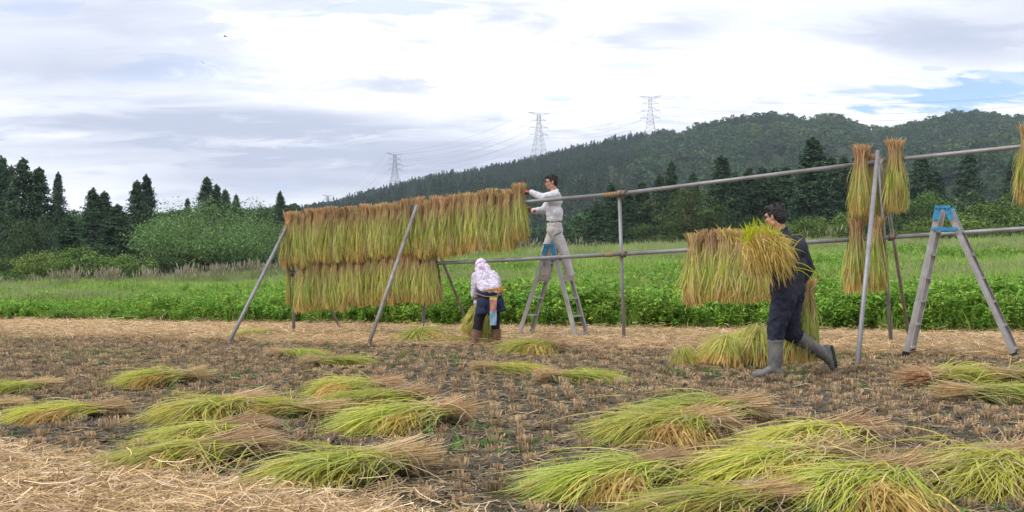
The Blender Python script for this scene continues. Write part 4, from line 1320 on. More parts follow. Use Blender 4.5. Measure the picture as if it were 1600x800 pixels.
for a in (
    (326, 598, 182, 606, 'rice sheaf lying alone in soil at left, farthest of the left cluster', gpro, 1.35, 1.3),
    (86, 606, -50, 622, 'rice sheaf at the left picture edge with pale butts pointing right', gpro, .9, .8),
    (195, 648, 10, 662, 'rice sheaf at far left edge of the straw-strewn corner, green tips pointing left', gpro, 1.1, 1.0),
    (30, 640, -130, 648, 'brown-ended rice sheaf poking in from the left picture edge', gpro, .8, .8),
    (415, 640, 255, 668, 'rice sheaf in the left heap, topmost, greenish with its butts hidden', gpro, 1.3, 1.1),
    (412, 676, 235, 700, 'rice sheaf in the middle of the left heap with frayed pale butts', gpro, 1.3, 1.0),
    (428, 706, 152, 752, 'rice sheaf lowest in the left heap, yellow tips toward the lower left', gpro, 1.2, 1.0),
    (520, 655, 398, 648, 'short rice sheaf between the left heap and the eared pair', gpro, 1.2, 1.1),
    (630, 616, 480, 618, 'upper rice sheaf of the pair with drooping ears in the centre left', EARN, 1.35, 1.35),
    (672, 632, 512, 645, 'lower rice sheaf of the pair with drooping ears in the centre left', gpro, 1.1, 1.2),
    (732, 655, 528, 680, 'rice sheaf left of centre with long butts splayed to the right', gpro, 1.15, 1.1),
    (674, 730, 392, 778, 'rice sheaf at the bottom left of centre with thick brown butts raised right', gpro, 1.15, 1.15),
    (425, 556, 505, 559, 'small far rice sheaf, left of two lying before the second brace', gpro, 1.1, .9),
    (475, 571, 576, 572, 'small far rice sheaf, right of two lying before the second brace', gpro, 1.1, .9),
    (440, 526, 362, 531, 'rice sheaf lying at the foot of the leftmost brace', gpro, 1.2, 1.1),
    (700, 527, 610, 545, 'yellow-green rice sheaf left of the bending woman boots', gpro, 1.6, 1.7),
    (752, 537, 690, 538, 'thin rice sheaf right beside the bending woman left boot', gpro, 1.0, .9),
    (897, 549, 776, 555, 'golden eared rice sheaf lying before the occupied stepladder', EARN, 1.4, 1.3),
    (742, 582, 850, 584, 'brown-ended rice sheaf, left of two lying below the stepladder', gpro, 1.1, 1.0),
    (842, 597, 965, 597, 'brown-ended rice sheaf, right of two lying below the stepladder', gpro, 1.1, 1.05),
    (1200, 556, 1092, 570, 'pale rice sheaf lying behind the slumped bundles left of the walking man', gpro, 1.5, 1.9),
    (1212, 543, 1150, 548, 'rice sheaf heaped farthest back behind the walking man front boot', gpro, 1.4, 1.9),
    (1388, 608, 1560, 598, 'rice sheaf at right with a dark brown butt end, left of two', gpro, 1.3, 1.3),
    (1462, 628, 1640, 628, 'rice sheaf at right with a dark brown butt end facing us, right of two', gpro, 1.2, 1.2),
    (1530, 600, 1680, 596, 'pale green rice sheaf at the right picture edge near the stepladder foot', gpro, 1.2, 1.1),
    (1196, 655, 1000, 668, 'rice sheaf of the right centre pile with pale butts pointing right', gpro, 1.25, 1.3),
    (1150, 672, 925, 698, 'rice sheaf of the right centre pile with golden ears spilling in front', EARN, 1.35, 1.2),
    (1366, 688, 1185, 712, 'rice sheaf right of the centre pile with a spray of loose pale butts', gpro, 1.2, 1.2),
    (1100, 738, 818, 785, 'big rice sheaf bottom right of centre with curly pale leaves', gpro, 1.05, 1.0),
    (1330, 730, 1095, 765, 'rice sheaf in the bottom right heap under the loose pale butts', gpro, 1.2, 1.1),
    (1250, 786, 1000, 812, 'rice sheaf cut by the bottom edge with orange-pale butts', gpro, 1.0, .9),
    (1440, 752, 1250, 800, 'rice sheaf in the bottom right heap, leaves fanning down toward us', EARN, 1.15, 1.0),
    (1640, 735, 1430, 770, 'rice sheaf at the bottom right corner with tall stray blades', gpro, 1.1, 1.1),
    (1620, 722, 1530, 802, 'rice sheaf at the right edge with ears drooping toward us', EARN, 1.2, 1.1)):
    gs(*a)
# mounds seen from the ears' side, standing almost upright by the walking man
def mound_parts():
    """slumped stook: tops tied, leaves and ears fall outward and down around it; 1 m high"""
    out = {}
    k = 7; t = np.linspace(0, 1, k)
    n = 620
    a = rng.uniform(0, 2 * PI, n); z0 = rng.uniform(.55, 1.0, n); L = rng.uniform(.5, .95, n)
    az = a[:, None] + rng.normal(0, .45, (n, 1)) * t[None]
    rad = (.04 + (t[None] ** rng.uniform(.6, 1.6, (n, 1))) * rng.uniform(.2, .75, (n, 1)) * L[:, None]) * (1 + .22 * np.sin(a * 3 + 1))[:, None]
    P = np.stack([np.cos(az) * rad, np.sin(az) * rad, np.maximum(z0[:, None] + rng.uniform(0, .35, (n, 1)) * np.sin(t * 3) - t ** 1.6 * L[:, None], .01)], -1)
    W = np.array([.5, .9, 1, 1, .9, .6, .1])[None] * rng.uniform(.004, .009, n)[:, None]
    out['leaves'] = ribbons(P, W, np.repeat(pick(YG + [(.5, .46, .08)], n)[:, None], k, 1), np.stack([np.cos(a), np.sin(a), .5 + 0 * a], 1) + rng.normal(0, .5, (n, 3)))
    n = 420
    a = rng.uniform(0, 2 * PI, n); z0 = rng.uniform(.18, .5, n); r0 = .62 * (1 - z0) * rng.uniform(.7, 1.1, n)
    tt = np.linspace(0, 1, 4); P = np.stack([np.cos(a)[:, None] * (r0[:, None] + .07 * tt), np.sin(a)[:, None] * (r0[:, None] + .07 * tt), np.maximum(z0[:, None] - .25 * tt, .01)], -1)
    W = np.array([.3, 1, .9, .3])[None] * rng.uniform(.010, .016, n)[:, None]
    out['rice_ears'] = ribbons(P, W, np.repeat(pick(EAR, n, .16)[:, None], 4, 1))
    return out
mounds = [sheaf_meshes(mound_parts()) for _ in range(3)]
for px, py, w, h, lab in ((1070, 576, .30, .19, 'small golden rice bundle slumped on its ears, leftmost of the heap by the walking man'),
                          (1128, 579, .42, .33, 'rice bundle with green crown, second from the left in the heap by the walking man'),
                          (1174, 577, .46, .42, 'larger pale green rice bundle right beside the walking man front boot'),
                          (1222, 572, .34, .34, 'rice bundle standing between the walking man boots')):
    X, Y = unproj(px, py - 5)
    make_sheaf('rice_sheaf', random.choice(mounds), None, (X, Y, 0), random.uniform(0, 6), (w * 1.1, w * random.uniform(.9, 1.25), h), lab, 'cut rice sheaves lying on the field', (random.gauss(0, .22), random.gauss(0, .22)))

# ------------------------------------------------------------------ stepladders
def stepladder(name, FL, U, Wd, apex, nr, label, swing=.42, legw=(.034, .062), yaw_w=None):
    """FL front-left foot; U vector to the front-right foot; Wd vector to the rear feet; apex: centre top of the front pair"""
    root = empty(name, (FL[0], FL[1], 0))
    tag(root, label, 'stepladder')
    O = Vector((FL[0], FL[1], 0))
    A = Vector(FL) ; B = A + Vector(U); W3 = Vector(Wd)
    Wn = W3.normalized(); Un = Vector(U).normalized()
    ap = Vector(apex)
    tl, tr = ap - Un * .05, ap + Un * .05
    narrow = .10                                   # rails come nearer together at the top
    def stile(foot, top, lab):
        bm = bmesh.new()
        d = (top - foot).normalized()
        beam(bm, foot - O, top - O, .008, legw[1], up=Un)
        for e in (-1, 1):
            g = Un * (e * (legw[1] / 2 - .004)) + Wn * (.5 * legw[0] * lab)
            beam(bm, foot + g - O, top + g - O, legw[0], .007, up=Un)
        beam(bm, foot - Wn * (.006 * lab) - O, top - Wn * (.006 * lab) - O, .006, .020, up=Un)
        o = bm_obj('rail', bm, M['alu'], root)
        bm = bmesh.new()
        beam(bm, foot - d * .02 - O, foot + d * .07 - O, legw[0] + .014, legw[1] + .014, up=Un)
        bm_obj('rubber_foot', bm, M['rubber'], o)
        return o
    pairs = []
    for foot, top in ((A, tl), (B, tr)):
        f2, t2 = foot + W3, top + W3 * (1 - narrow)
        f1, t1 = foot, top + W3 * narrow
        stile(f1, t1, 1); stile(f2, t2, -1)
        pairs.append((f1, t1, f2, t2))
        for i in range(nr):
            q = (i + .35) / (nr + .3)
            bm = bmesh.new()
            beam(bm, f1.lerp(t1, q) - O, f2.lerp(t2, q) - O, .060, .026, up=(0, 0, 1))
            bm_obj('rung', bm, M['alu'], root)
    # blue hinge plates at the top and locking bars below
    for s in (0, 1):
        base = ap + W3 * (narrow if s == 0 else 1 - narrow) + Wn * (-.026 if s == 0 else .026)
        for (f1, t1, f2, t2), sg in zip(pairs, (-1, 1)):
            foot, top = (f1, t1) if s == 0 else (f2, t2)
            d = (foot - top).normalized()
            tt = top + Wn * (-.026 if s == 0 else .026)
            bm = bmesh.new()
            beam(bm, tt - d * .03 - O, tt + d * .15 - O, .012, .075, up=Un)
            bm_obj('hinge_plate', bm, M['blue'], root)
        bm = bmesh.new()
        beam(bm, base - Un * .085 + Vector((0, 0, .015)) - O, base + Un * .085 + Vector((0, 0, .015)) - O, .045, .032, up=(0, 0, 1))
        for e in (-.05, .05):
            tube(bm, base + Un * e - Wn * .02 - O, base + Un * e + Wn * .02 + Vector((0, 0, .0)) - O, .017, seg=8)
        bm_obj('hinge_cap', bm, M['blue'], root)
        (f1, t1, f2, t2), (g1, h1, g2, h2) = pairs
        q = .86
        p = (f1.lerp(t1, q), g1.lerp(h1, q)) if s == 0 else (f2.lerp(t2, q), g2.lerp(h2, q))
        off = Wn * (-.034 if s == 0 else .034)
        bm = bmesh.new()
        beam(bm, p[0] + off - O, p[1] + off - O, .010, .040, up=(0, 0, 1))
        for e in p:
            tube(bm, e + off * 1.3 - O, e - off * .3 - O, .02, seg=8)
        bm_obj('locking_bar', bm, M['blue'], root)
    return root
fx, fy = unproj(808, 530)
LA = stepladder('stepladder', (fx, fy, 0), (.93, -.42, 0), (.22, .40, 0), (fx + .50, fy - .20, 1.50), 5, 'aluminium stepladder with blue hinges that the man in pale workwear stands on')
fx2, fy2 = unproj(1414, 558)
LB = stepladder('stepladder', (fx2, fy2, 0), (1.27, -.20, 0), (.26, .44, 0), (fx2 + .43, fy2 - .07, 1.84), 6, 'empty tall aluminium stepladder with bright blue hinges at the right')

# ------------------------------------------------------------------ people
V3 = Vector
def cap(p0, p1, r0, r1=None):
    return ('cap', V3(p0), V3(p1), r0, r0 if r1 is None else r1)
def ell(c, r, rot=None):
    return ('ell', V3(c), V3(r), rot)
def chain(*pr):
    """chain((p, r), (p, r), ...)"""
    return [cap(a[0], b[0], a[1], b[1]) for a, b in zip(pr[:-1], pr[1:])]
def solid(name, prims, voxel, mat, parent, smooth=4, fold=0.0, ffreq=14, stretch=(1, 1, .5), cut=None):
    """one continuous surface grown from overlapping tapered limbs"""
    bm = bmesh.new()
    for p in prims:
        r = bmesh.ops.create_uvsphere(bm, u_segments=16, v_segments=12, radius=1)
        vs_ = r['verts']
        if p[0] == 'cap':
            _, a, b, r0, r1 = p
            d = b - a
            q = d.to_track_quat('Z', 'Y') if d.length > 1e-6 else None
            for v in vs_:
                hi = v.co.z > 1e-4
                co = v.co * (r1 if hi else r0)
                if q: co = q @ co
                v.co = co + (b if hi else a)
        else:
            _, c, rr, rot = p
            for v in vs_:
                co = V3((v.co.x * rr.x, v.co.y * rr.y, v.co.z * rr.z))
                if rot is not None: co = rot @ co
                v.co = co + c
    me = bpy.data.meshes.new(name + '_raw'); bm.to_mesh(me); bm.free()
    tmp = bpy.data.objects.new(name + '_tmp', me); COL.objects.link(tmp)
    md = tmp.modifiers.new('r', 'REMESH'); md.mode = 'VOXEL'; md.voxel_size = voxel
    if smooth:
        ms = tmp.modifiers.new('s', 'SMOOTH'); ms.factor = .5; ms.iterations = smooth
    dg = bpy.context.evaluated_depsgraph_get(); dg.update()
    out = bpy.data.meshes.new_from_object(tmp.evaluated_get(dg))
    bpy.data.objects.remove(tmp); bpy.data.meshes.remove(me)
    out.name = name
    if fold or cut:
        bm = bmesh.new(); bm.from_mesh(out)
        if fold:
            bm.normal_update()
            for v in bm.verts:
                c = V3((v.co.x * stretch[0], v.co.y * stretch[1], v.co.z * stretch[2])) * ffreq
                n = mnoise.noise(c) + .5 * mnoise.noise(c * 2.1)
                v.co += v.normal * (abs(n) * -2 + .6) * fold
        if cut:
            for (co, no) in cut:
                bmesh.ops.bisect_plane(bm, geom=bm.verts[:] + bm.edges[:] + bm.faces[:], plane_co=co, plane_no=no, clear_outer=True)
        bm.to_mesh(out); bm.free()
    out.polygons.foreach_set('use_smooth', np.ones(len(out.polygons), bool))
    out.materials.clear(); out.materials.append(mat)
    return link(name, out, parent)
def head_frame(c, yaw, pitch=0.0, roll=0.0):
    """head centre, yaw about z (0 = facing +y), pitch forward/down"""
    return Matrix.Translation(V3(c)) @ Matrix.Rotation(yaw, 4, 'Z') @ Matrix.Rotation(-pitch, 4, 'X') @ Matrix.Rotation(roll, 4, 'Y')
def head_prims(Mx, s=1.0):
    rot = Mx.to_3x3()
    def E(c, r): return ell(Mx @ (V3(c) * s), V3(r) * s, rot)
    def C(a, b, r0, r1=None): return cap(Mx @ (V3(a) * s), Mx @ (V3(b) * s), r0 * s, (r1 or r0) * s)
    pr = [E((0, -.012, .028), (.074, .092, .088)), E((0, .020, -.02), (.062, .070, .075)), E((0, .040, -.070), (.040, .038, .034)),
          C((-.040, .0, -.06), (0, .055, -.085), .026, .018), C((.040, .0, -.06), (0, .055, -.085), .026, .018),
          C((0, .080, .014), (0, .098, -.020), .008, .010), E((0, .092, -.026), (.015, .010, .008)),
          C((-.045, .066, .030), (.045, .066, .030), .017), E((-.036, .066, -.018), (.022, .018, .018)), E((.036, .066, -.018), (.022, .018, .018)),
          E((0, .078, -.055), (.021, .009, .009))]
    for sg in (-1, 1):
        pr += [E((sg * .076, -.010, -.002), (.010, .019, .030)), E((sg * .080, -.016, .010), (.009, .016, .018))]
    return pr
def head_bits(Mx, parent, s=1.0, glasses=False, brows=True):
    rot = Mx.to_3x3()
    def E(c, r): return ell(Mx @ (V3(c) * s), V3(r) * s, rot)
    def C(a, b, r0): return cap(Mx @ (V3(a) * s), Mx @ (V3(b) * s), r0 * s)
    for sg in (-1, 1):
        solid('eye', [E((sg * .031, .0815, .010), (.013, .007, .006))], .002, M['eye'], parent, 0)
        if brows: solid('eyebrow', [C((sg * .016, .090, .032), (sg * .048, .078, .034), .004)], .002, M['hair'], parent, 0)
    solid('mouth', [C((-.016, .085, -.056), (.016, .085, -.056), .0035)], .002, M['lip'], parent, 0)
    if glasses:
        bm = bmesh.new()
        for sg in (-1, 1):
            n = 14
            for i in range(n):
                a, b = 2 * PI * i / n, 2 * PI * (i + 1) / n
                tube(bm, Mx @ (V3((sg * .033 + .024 * math.cos(a), .099, .008 + .017 * math.sin(a))) * s), Mx @ (V3((sg * .033 + .024 * math.cos(b), .099, .008 + .017 * math.sin(b))) * s), .0018, seg=5)
            tube(bm, Mx @ (V3((sg * .057, .099, .012)) * s), Mx @ (V3((sg * .080, -.005, .012)) * s), .0018, seg=5)
        tube(bm, Mx @ (V3((-.010, .102, .010)) * s), Mx @ (V3((.010, .102, .010)) * s), .0018, seg=5)
        bm_obj('spectacles', bm, M['lens'], parent)
def hair_cap(Mx, parent, s=1.0, mat='hair'):
    rot = Mx.to_3x3()
    def E(c, r): return ell(Mx @ (V3(c) * s), V3(r) * s, rot)
    pr = [E((0, -.020, .042), (.080, .091, .082)), E((0, -.055, .0), (.072, .058, .075)), E((0, .045, .095), (.062, .045, .030)),
          E((-.066, -.02, .03), (.02, .05, .045)), E((.066, -.02, .03), (.02, .05, .045)), E((0, -.060, -.045), (.050, .035, .035))]
    for i in range(26):
        a = rng.uniform(0, 2 * PI); e = rng.uniform(.15, 1.4)
        d = V3((math.cos(a) * math.cos(e) * .082, math.sin(a) * math.cos(e) * .092 - .022, math.sin(e) * .086 + .046))
        if d.y > .055 and d.z < .08: continue
        pr.append(E(d, (.014, .014, .008)))
    return solid('hair', pr, .005, M[mat], parent, 2, fold=.003, ffreq=60)
def hand_prims(wrist, d, up, curl=.6, s=1.0, side=1):
    """hand from the wrist along d; up = back of the hand; fingers curl away from the back; side=+1: thumb on the side d x up"""
    d = V3(d).normalized(); up = V3(up); up = (up - d * up.dot(d)).normalized(); lat = d.cross(up) * side
    w = V3(wrist)
    pr = [cap(w, w + d * .03 * s, .024 * s, .024 * s)]
    for o in (-.026, -.009, .009, .026):
        pr.append(cap(w + d * .02 * s + lat * o * .7 * s, w + d * .085 * s + lat * o * s, .014 * s, .0125 * s))
    for o, ln in ((.029, .92), (.010, 1.05), (-.010, 1.0), (-.028, .8)):
        p = w + d * .088 * s + lat * o * s
        ang = curl * .4
        for seg, r in ((.040, .0098), (.026, .0090), (.020, .0082)):
            v = (d * math.cos(ang) - up * math.sin(ang)) + lat * (o * .8)
            q = p + v.normalized() * seg * ln * s
            pr.append(cap(p, q, r * s, (r - .0008) * s)); p = q
            ang += curl * .8
    p = w + d * .025 * s + lat * .026 * s
    q = p + (d * .6 + lat * .75 - up * .35).normalized() * .040 * s
    r_ = q + (d * .9 + lat * .15 - up * .5 * curl).normalized() * .032 * s
    pr += [cap(p, q, .0125 * s, .0110 * s), cap(q, r_, .0105 * s, .0088 * s)]
    return pr
def boot(parent, top, ankle, toe_dir, mat, sole, rt=.062, ra=.052, name='boot', toe_len=.19, down=(0, 0, -1)):
    top, ankle = V3(top), V3(ankle); td = V3(toe_dir).normalized(); dn = V3(down); dn = (dn - td * dn.dot(td)).normalized()
    heel = ankle - td * .045 + dn * .055
    ball = ankle + td * toe_len * .62 + dn * .062
    tip = ankle + td * toe_len + dn * .068
    pr = [cap(top, ankle.lerp(top, .45), rt, rt * .93), cap(ankle.lerp(top, .45), ankle, rt * .93, ra), cap(ankle, heel, ra, .043), cap(ankle, ball, ra * .92, .042), cap(ball, tip, .043, .034), cap(heel, ball, .040, .040)]
    ax = (top - ankle).normalized()
    o = solid(name, pr, .007, mat, parent, 3, fold=.0025, ffreq=16, cut=[(top + ax * .01, ax)])
    bm = bmesh.new()
    side = td.cross(dn)
    pts = []
    for (f, w_) in ((-.085, .022), (-.075, .036), (-.02, .040), (.05, .038), (.11, .046), (.16, .044), (.20, .030), (.215, .012)):
        pts.append((f * toe_len / .19, w_))
    rings = []
    for lvl in (0.085, .108):
        r1 = [bm.verts.new(ankle + td * f + dn * lvl + side * w_) for f, w_ in pts] + [bm.verts.new(ankle + td * f + dn * lvl - side * w_) for f, w_ in reversed(pts)]
        rings.append(r1)
    n = len(rings[0])
    for i in range(n):
        bm.faces.new((rings[0][i], rings[0][(i + 1) % n], rings[1][(i + 1) % n], rings[1][i]))
    bm.faces.new(rings[1]); bm.faces.new(rings[0][::-1])
    bm_obj('sole', bm, sole, o)
    # rim band at the top of the shaft
    bm = bmesh.new(); tube(bm, top - ax * .012, top + ax * .012, rt * 1.045, rt * 1.05, seg=18, cap=False)
    bm_obj('boot_rim', bm, mat, o)
    return o

# --- man on the stepladder (local frame: x right, y away, z up; feet at z = 0)
def man_on_ladder():
    s_ = LA.location
    # feet stand on the fourth rungs of both ladder halves
    base = V3((fx + .635, fy - .0, 0.962))
    root = empty('person', base)
    tag(root, 'man in pale grey workwear and orange gloves on the stepladder hanging rice', 'person')
    lf, rf = V3((-.155, .045, .075)), V3((.215, -.03, .075))       # ankles
    hipL, hipR = V3((-.055, -.085, .83)), V3((-.02, .085, .83))
    kL, kR = V3((.115, -.075, .455)), V3((-.165, .065, .455))
    # near (left) leg goes back to the right foot hold; far leg forward
    pel, wst, chest, neck = V3((-.035, 0, .88)), V3((-.035, 0, 1.00)), V3((-.03, 0, 1.22)), V3((-.045, 0, 1.43))
    sL, sR = V3((-.02, -.175, 1.355)), V3((-.05, .170, 1.350))
    eL, wL = V3((-.24, -.235, 1.305)), V3((-.415, -.155, 1.400))
    eR, wR = V3((-.20, .185, 1.13)), V3((-.385, .085, 1.115))
    Hd = head_frame((-.085, -.005, 1.565), PI / 2 + .12, .12)
    gl = hand_prims(wL, (-.95, .25, .10), (0, -.35, 1), .75, 1.0, 1)
    gr = hand_prims(wR, (-.9, .35, .15), (.2, .8, .5), .8, 1.0, -1)
    body = [cap(neck, Hd @ V3((0, -.02, -.05)), .056, .052), cap(chest, neck, .09, .055), cap(sL, sR, .052), cap(pel, chest, .092, .095),
            *chain((sL, .046), (eL, .036), (wL, .027)), *chain((sR, .046), (eR, .036), (wR, .027)),
            *chain((hipL, .085), (kL, .055), (rf, .038)), *chain((hipR, .085), (kR, .055), (lf, .038)), *gl, *gr] + head_prims(Hd)
    solid('body', body, .0055, M['skin'], root, 2)
    hair_cap(Hd, root); head_bits(Hd, root, glasses=True)
    sh = [cap(chest + V3((0, -.10, .05)), chest + V3((0, .10, .05)), .125), cap(wst + V3((0, -.075, -.02)), wst + V3((0, .075, -.02)), .126), cap(wst + V3((.0, -.08, .07)), wst + V3((.0, .08, .07)), .138),
          cap(sL + V3((0, .03, -.01)), sR + V3((0, -.03, -.01)), .078), cap(chest + V3((-.0, 0, .10)), neck + V3((.015, 0, -.035)), .10, .066),
          *chain((sL, .074), (sL.lerp(eL, .5), .066), (eL, .062), (eL.lerp(wL, .5), .056), (wL + (eL - wL) * .06, .044)),
          *chain((sR, .074), (sR.lerp(eR, .5), .066), (eR, .064), (eR.lerp(wR, .5), .056), (wR + (eR - wR) * .06, .044))]
    solid('work_jacket', sh, .008, M['workshirt'], root, 14, fold=.0085, ffreq=12, stretch=(.9, .9, .6), cut=[(V3((0, 0, .925)), V3((0, 0, -1)))])
    solid('collar', [cap(neck + V3((.035, -.045, -.03)), neck + V3((-.05, -.055, -.06)), .032), cap(neck + V3((.035, .045, -.02)), neck + V3((-.05, .055, -.06)), .032), cap(neck + V3((.05, -.04, .0)), neck + V3((.05, .04, .0)), .034)], .006, M['workshirt'], root, 2)
    tr = [cap(pel + V3((0, -.07, -.0)), pel + V3((0, .07, -.0)), .122), cap(pel + V3((.02, -.06, -.09)), pel + V3((.02, .06, -.09)), .118), cap(wst + V3((0, -.055, -.08)), wst + V3((0, .055, -.08)), .108),
          *chain((hipL + V3((0, 0, -.03)), .108), (hipL.lerp(kL, .55), .094), (kL, .080), (kL.lerp(rf, .5), .076), (rf + V3((0, 0, .02)), .068)),
          *chain((hipR + V3((0, 0, -.03)), .108), (hipR.lerp(kR, .55), .094), (kR, .080), (kR.lerp(lf, .5), .076), (lf + V3((0, 0, .02)), .068))]
    t = solid('trousers', tr, .008, M['worktrousers'], root, 10, fold=.008, ffreq=14, stretch=(1, 1, .35), cut=[(V3((0, 0, .945)), V3((0, 0, 1))), (V3((0, 0, .055)), V3((0, 0, -1)))])
    bm = bmesh.new(); pk = hipL.lerp(kL, .28) + V3((0, -.104, 0))
    beam(bm, pk + V3((-.04, .004, -.025)), pk + V3((.07, .0, .025)), .006, .014, up=(0, 0, 1)); bm_obj('pocket_zip', bm, M['belt'], t)
    solid('belt', [cap(V3((-.035, -.060, .930)), V3((-.035, .060, .930)), .128)], .008, M['belt'], root, 1, cut=[(V3((0, 0, .942)), V3((0, 0, 1))), (V3((0, 0, .915)), V3((0, 0, -1)))])
    bm = bmesh.new(); beam(bm, V3((-.118, -.150, .930)), V3((-.085, -.176, .930)), .012, .04); bm_obj('belt_buckle', bm, M['buckle'], root)
    for w_, d_, u_, sd in ((wL, (-.95, .25, .10), (0, -.35, 1), 1), (wR, (-.9, .35, .15), (.2, .8, .5), -1)):
        g = [cap(p[1], p[2], p[3] * 1.22, p[4] * 1.22) for p in hand_prims(w_, d_, u_, .75, 1.02, sd)]
        d2 = V3(d_).normalized()
        g.append(cap(V3(w_) - d2 * .03, V3(w_) + d2 * .02, .030, .030))
        gg = solid('glove', g, .0045, M['glove'], root, 1)
        up = V3(u_).normalized(); lat = d2.cross(up)
        pl = [cap(V3(w_) + d2 * .035 - up * .012, V3(w_) + d2 * .085 - up * .020, .024, .026), cap(V3(w_) + d2 * .085 - up * .022 - lat * .02, V3(w_) + d2 * .085 - up * .022 + lat * .02, .022)]
        solid('glove_palm', pl, .005, M['gloveblack'], gg, 1)
    for f in (lf, rf):
        pr = [cap(f + V3((.03, 0, .02)), f + V3((.03, 0, -.03)), .050, .042), cap(f + V3((.02, 0, -.03)), f + V3((-.09, -.01, -.036)), .046, .040), cap(f + V3((-.09, -.01, -.036)), f + V3((-.15, -.018, -.045)), .042, .032)]
        so = solid('shoe', pr, .006, M['shoe'], root, 2, fold=.002, ffreq=40, cut=[(V3((0, 0, .012)), V3((0, 0, -1)))])
        bm = bmesh.new()
        beam(bm, V3((f.x + .07, f.y + .004, .009)), V3((f.x - .17, f.y - .018, .009)), .082, .018); bm_obj('sole', bm, M['shoe'], so)
    return root
man_on_ladder()

# --- bending woman, seen from behind
def woman():
    X, Y = unproj(760, 541)
    root = empty('person', (X, Y, 0))
    root.scale = (.92, 1, 1)
    tag(root, 'bending woman in pink headscarf, floral blouse and navy apron gathering a sheaf', 'person')
    aL, aR = V3((-.175, .0, .085)), V3((.160, .10, .085))
    kL, kR = V3((-.115, .035, .40)), V3((.135, .11, .42))
    hL, hR = V3((-.02, .03, .70)), V3((.13, .05, .70))
    pel, wst, chest, neck = V3((.055, .03, .74)), V3((.04, .11, .84)), V3((-.01, .25, .98)), V3((-.06, .36, 1.06))
    sL, sR = V3((-.175, .27, 1.00)), V3((.115, .33, .99))
    eL, wL = V3((-.195, .29, .74)), V3((-.135, .33, .55))
    eR, wR = V3((.16, .44, .76)), V3((.03, .44, .57))
    Hd = head_frame((-.095, .42, 1.135), .35, .75)
    body = [cap(neck, Hd @ V3((0, -.02, -.05)), .050, .048), cap(chest, neck, .085, .05), cap(sL, sR, .048), cap(pel, chest, .085, .085),
            *chain((sL, .045), (eL, .035), (wL, .024)), *chain((sR, .045), (eR, .035), (wR, .024)),
            *chain((hL, .085), (kL, .052), (aL, .036)), *chain((hR, .085), (kR, .052), (aR, .036)),
            *hand_prims(wL, (.3, .3, -.9), (-1, 0, -.2), 1.0, .95, 1), *hand_prims(wR, (-.2, .1, -1), (1, .2, 0), 1.0, .95, -1)] + head_prims(Hd, .96)
    solid('body', body, .0055, M['skin'], root, 2)
    head_bits(Hd, root, .96)
    bl = [cap(chest + V3((-.09, 0, .0)), chest + V3((.09, .02, .0)), .118), cap(wst + V3((-.075, -.01, .01)), wst + V3((.085, -.01, .01)), .112), cap(pel + V3((-.06, .0, .06)), pel + V3((.07, .0, .06)), .122), cap(wst.lerp(chest, .5) + V3((-.09, 0, .015)), wst.lerp(chest, .5) + V3((.09, .01, .015)), .122),
          cap(sL + V3((.03, 0, 0)), sR + V3((-.03, 0, 0)), .072), cap(chest, neck, .10, .062),
          *chain((sL, .072), (sL.lerp(eL, .5), .066), (eL, .063), (eL.lerp(wL, .6), .052), (wL, .036)),
          *chain((sR, .072), (sR.lerp(eR, .5), .066), (eR, .063), (eR.lerp(wR, .6), .052), (wR, .036))]
    solid('blouse', bl, .0075, M['blouse'], root, 8, fold=.0085, ffreq=11, stretch=(1, .7, 1), cut=[(V3((.05, .0, .745)), V3((.08, -.10, -1)))])
    # arm covers at the wrists
    for e, w_ in ((eL, wL), (eR, wR)):
        solid('arm_cover', chain((e.lerp(w_, .6), .056), (w_, .040)), .006, M['blouse'], root, 2, fold=.003, ffreq=20)
    # headscarf: hood over the skull with a brim and a cape over neck and shoulders
    rot = Hd.to_3x3()
    sc = [ell(Hd @ V3((0, -.015, .035)), (.093, .108, .105), rot), ell(Hd @ V3((0, -.055, -.045)), (.080, .065, .080), rot), ell(Hd @ V3((0, .035, .055)), (.088, .078, .05), rot),
          cap(Hd @ V3((-.05, -.075, -.06)), neck + V3((-.06, -.06, -.02)), .055, .05), cap(Hd @ V3((.06, -.075, -.06)), neck + V3((.085, -.05, -.00)), .055, .045),
          cap(neck + V3((-.07, -.05, -.03)), neck + V3((.09, -.06, -.02)), .045, .04), cap(neck + V3((.10, -.05, .0)), neck + V3((.15, -.03, .03)), .035, .018),
          cap(neck + V3((-.02, -.08, -.05)), neck + V3((.0, -.13, -.11)), .055, .02), cap(Hd @ V3((-.085, .0, -.02)), Hd @ V3((-.075, .02, -.10)), .025, .03)]
    solid('headscarf', sc, .007, M['scarf'], root, 3, fold=.010, ffreq=17, stretch=(1, 1, 1))
    bm = bmesh.new()
    for i in range(20):
        a0, a1 = 2 * PI * i / 20, 2 * PI * (i + 1) / 20
        tube(bm, Hd @ V3((.099 * math.cos(a0), .112 * math.sin(a0) - .010, .015)), Hd @ V3((.099 * math.cos(a1), .112 * math.sin(a1) - .010, .015)), .008, seg=6)
    bm_obj('scarf_band', bm, M['scarf'], root)
    tr = [cap(pel + V3((-.06, 0, -.01)), pel + V3((.06, 0, -.01)), .130), *chain((hL + V3((0, 0, -.03)), .112), (hL.lerp(kL, .5), .098), (kL, .080), (aL.lerp(kL, .3), .066)),
          *chain((hR + V3((0, 0, -.03)), .112), (hR.lerp(kR, .5), .098), (kR, .078), (aR.lerp(kR, .3), .064))]
    solid('trousers', tr, .008, M['blacktrousers'], root, 5, fold=.006, ffreq=10)
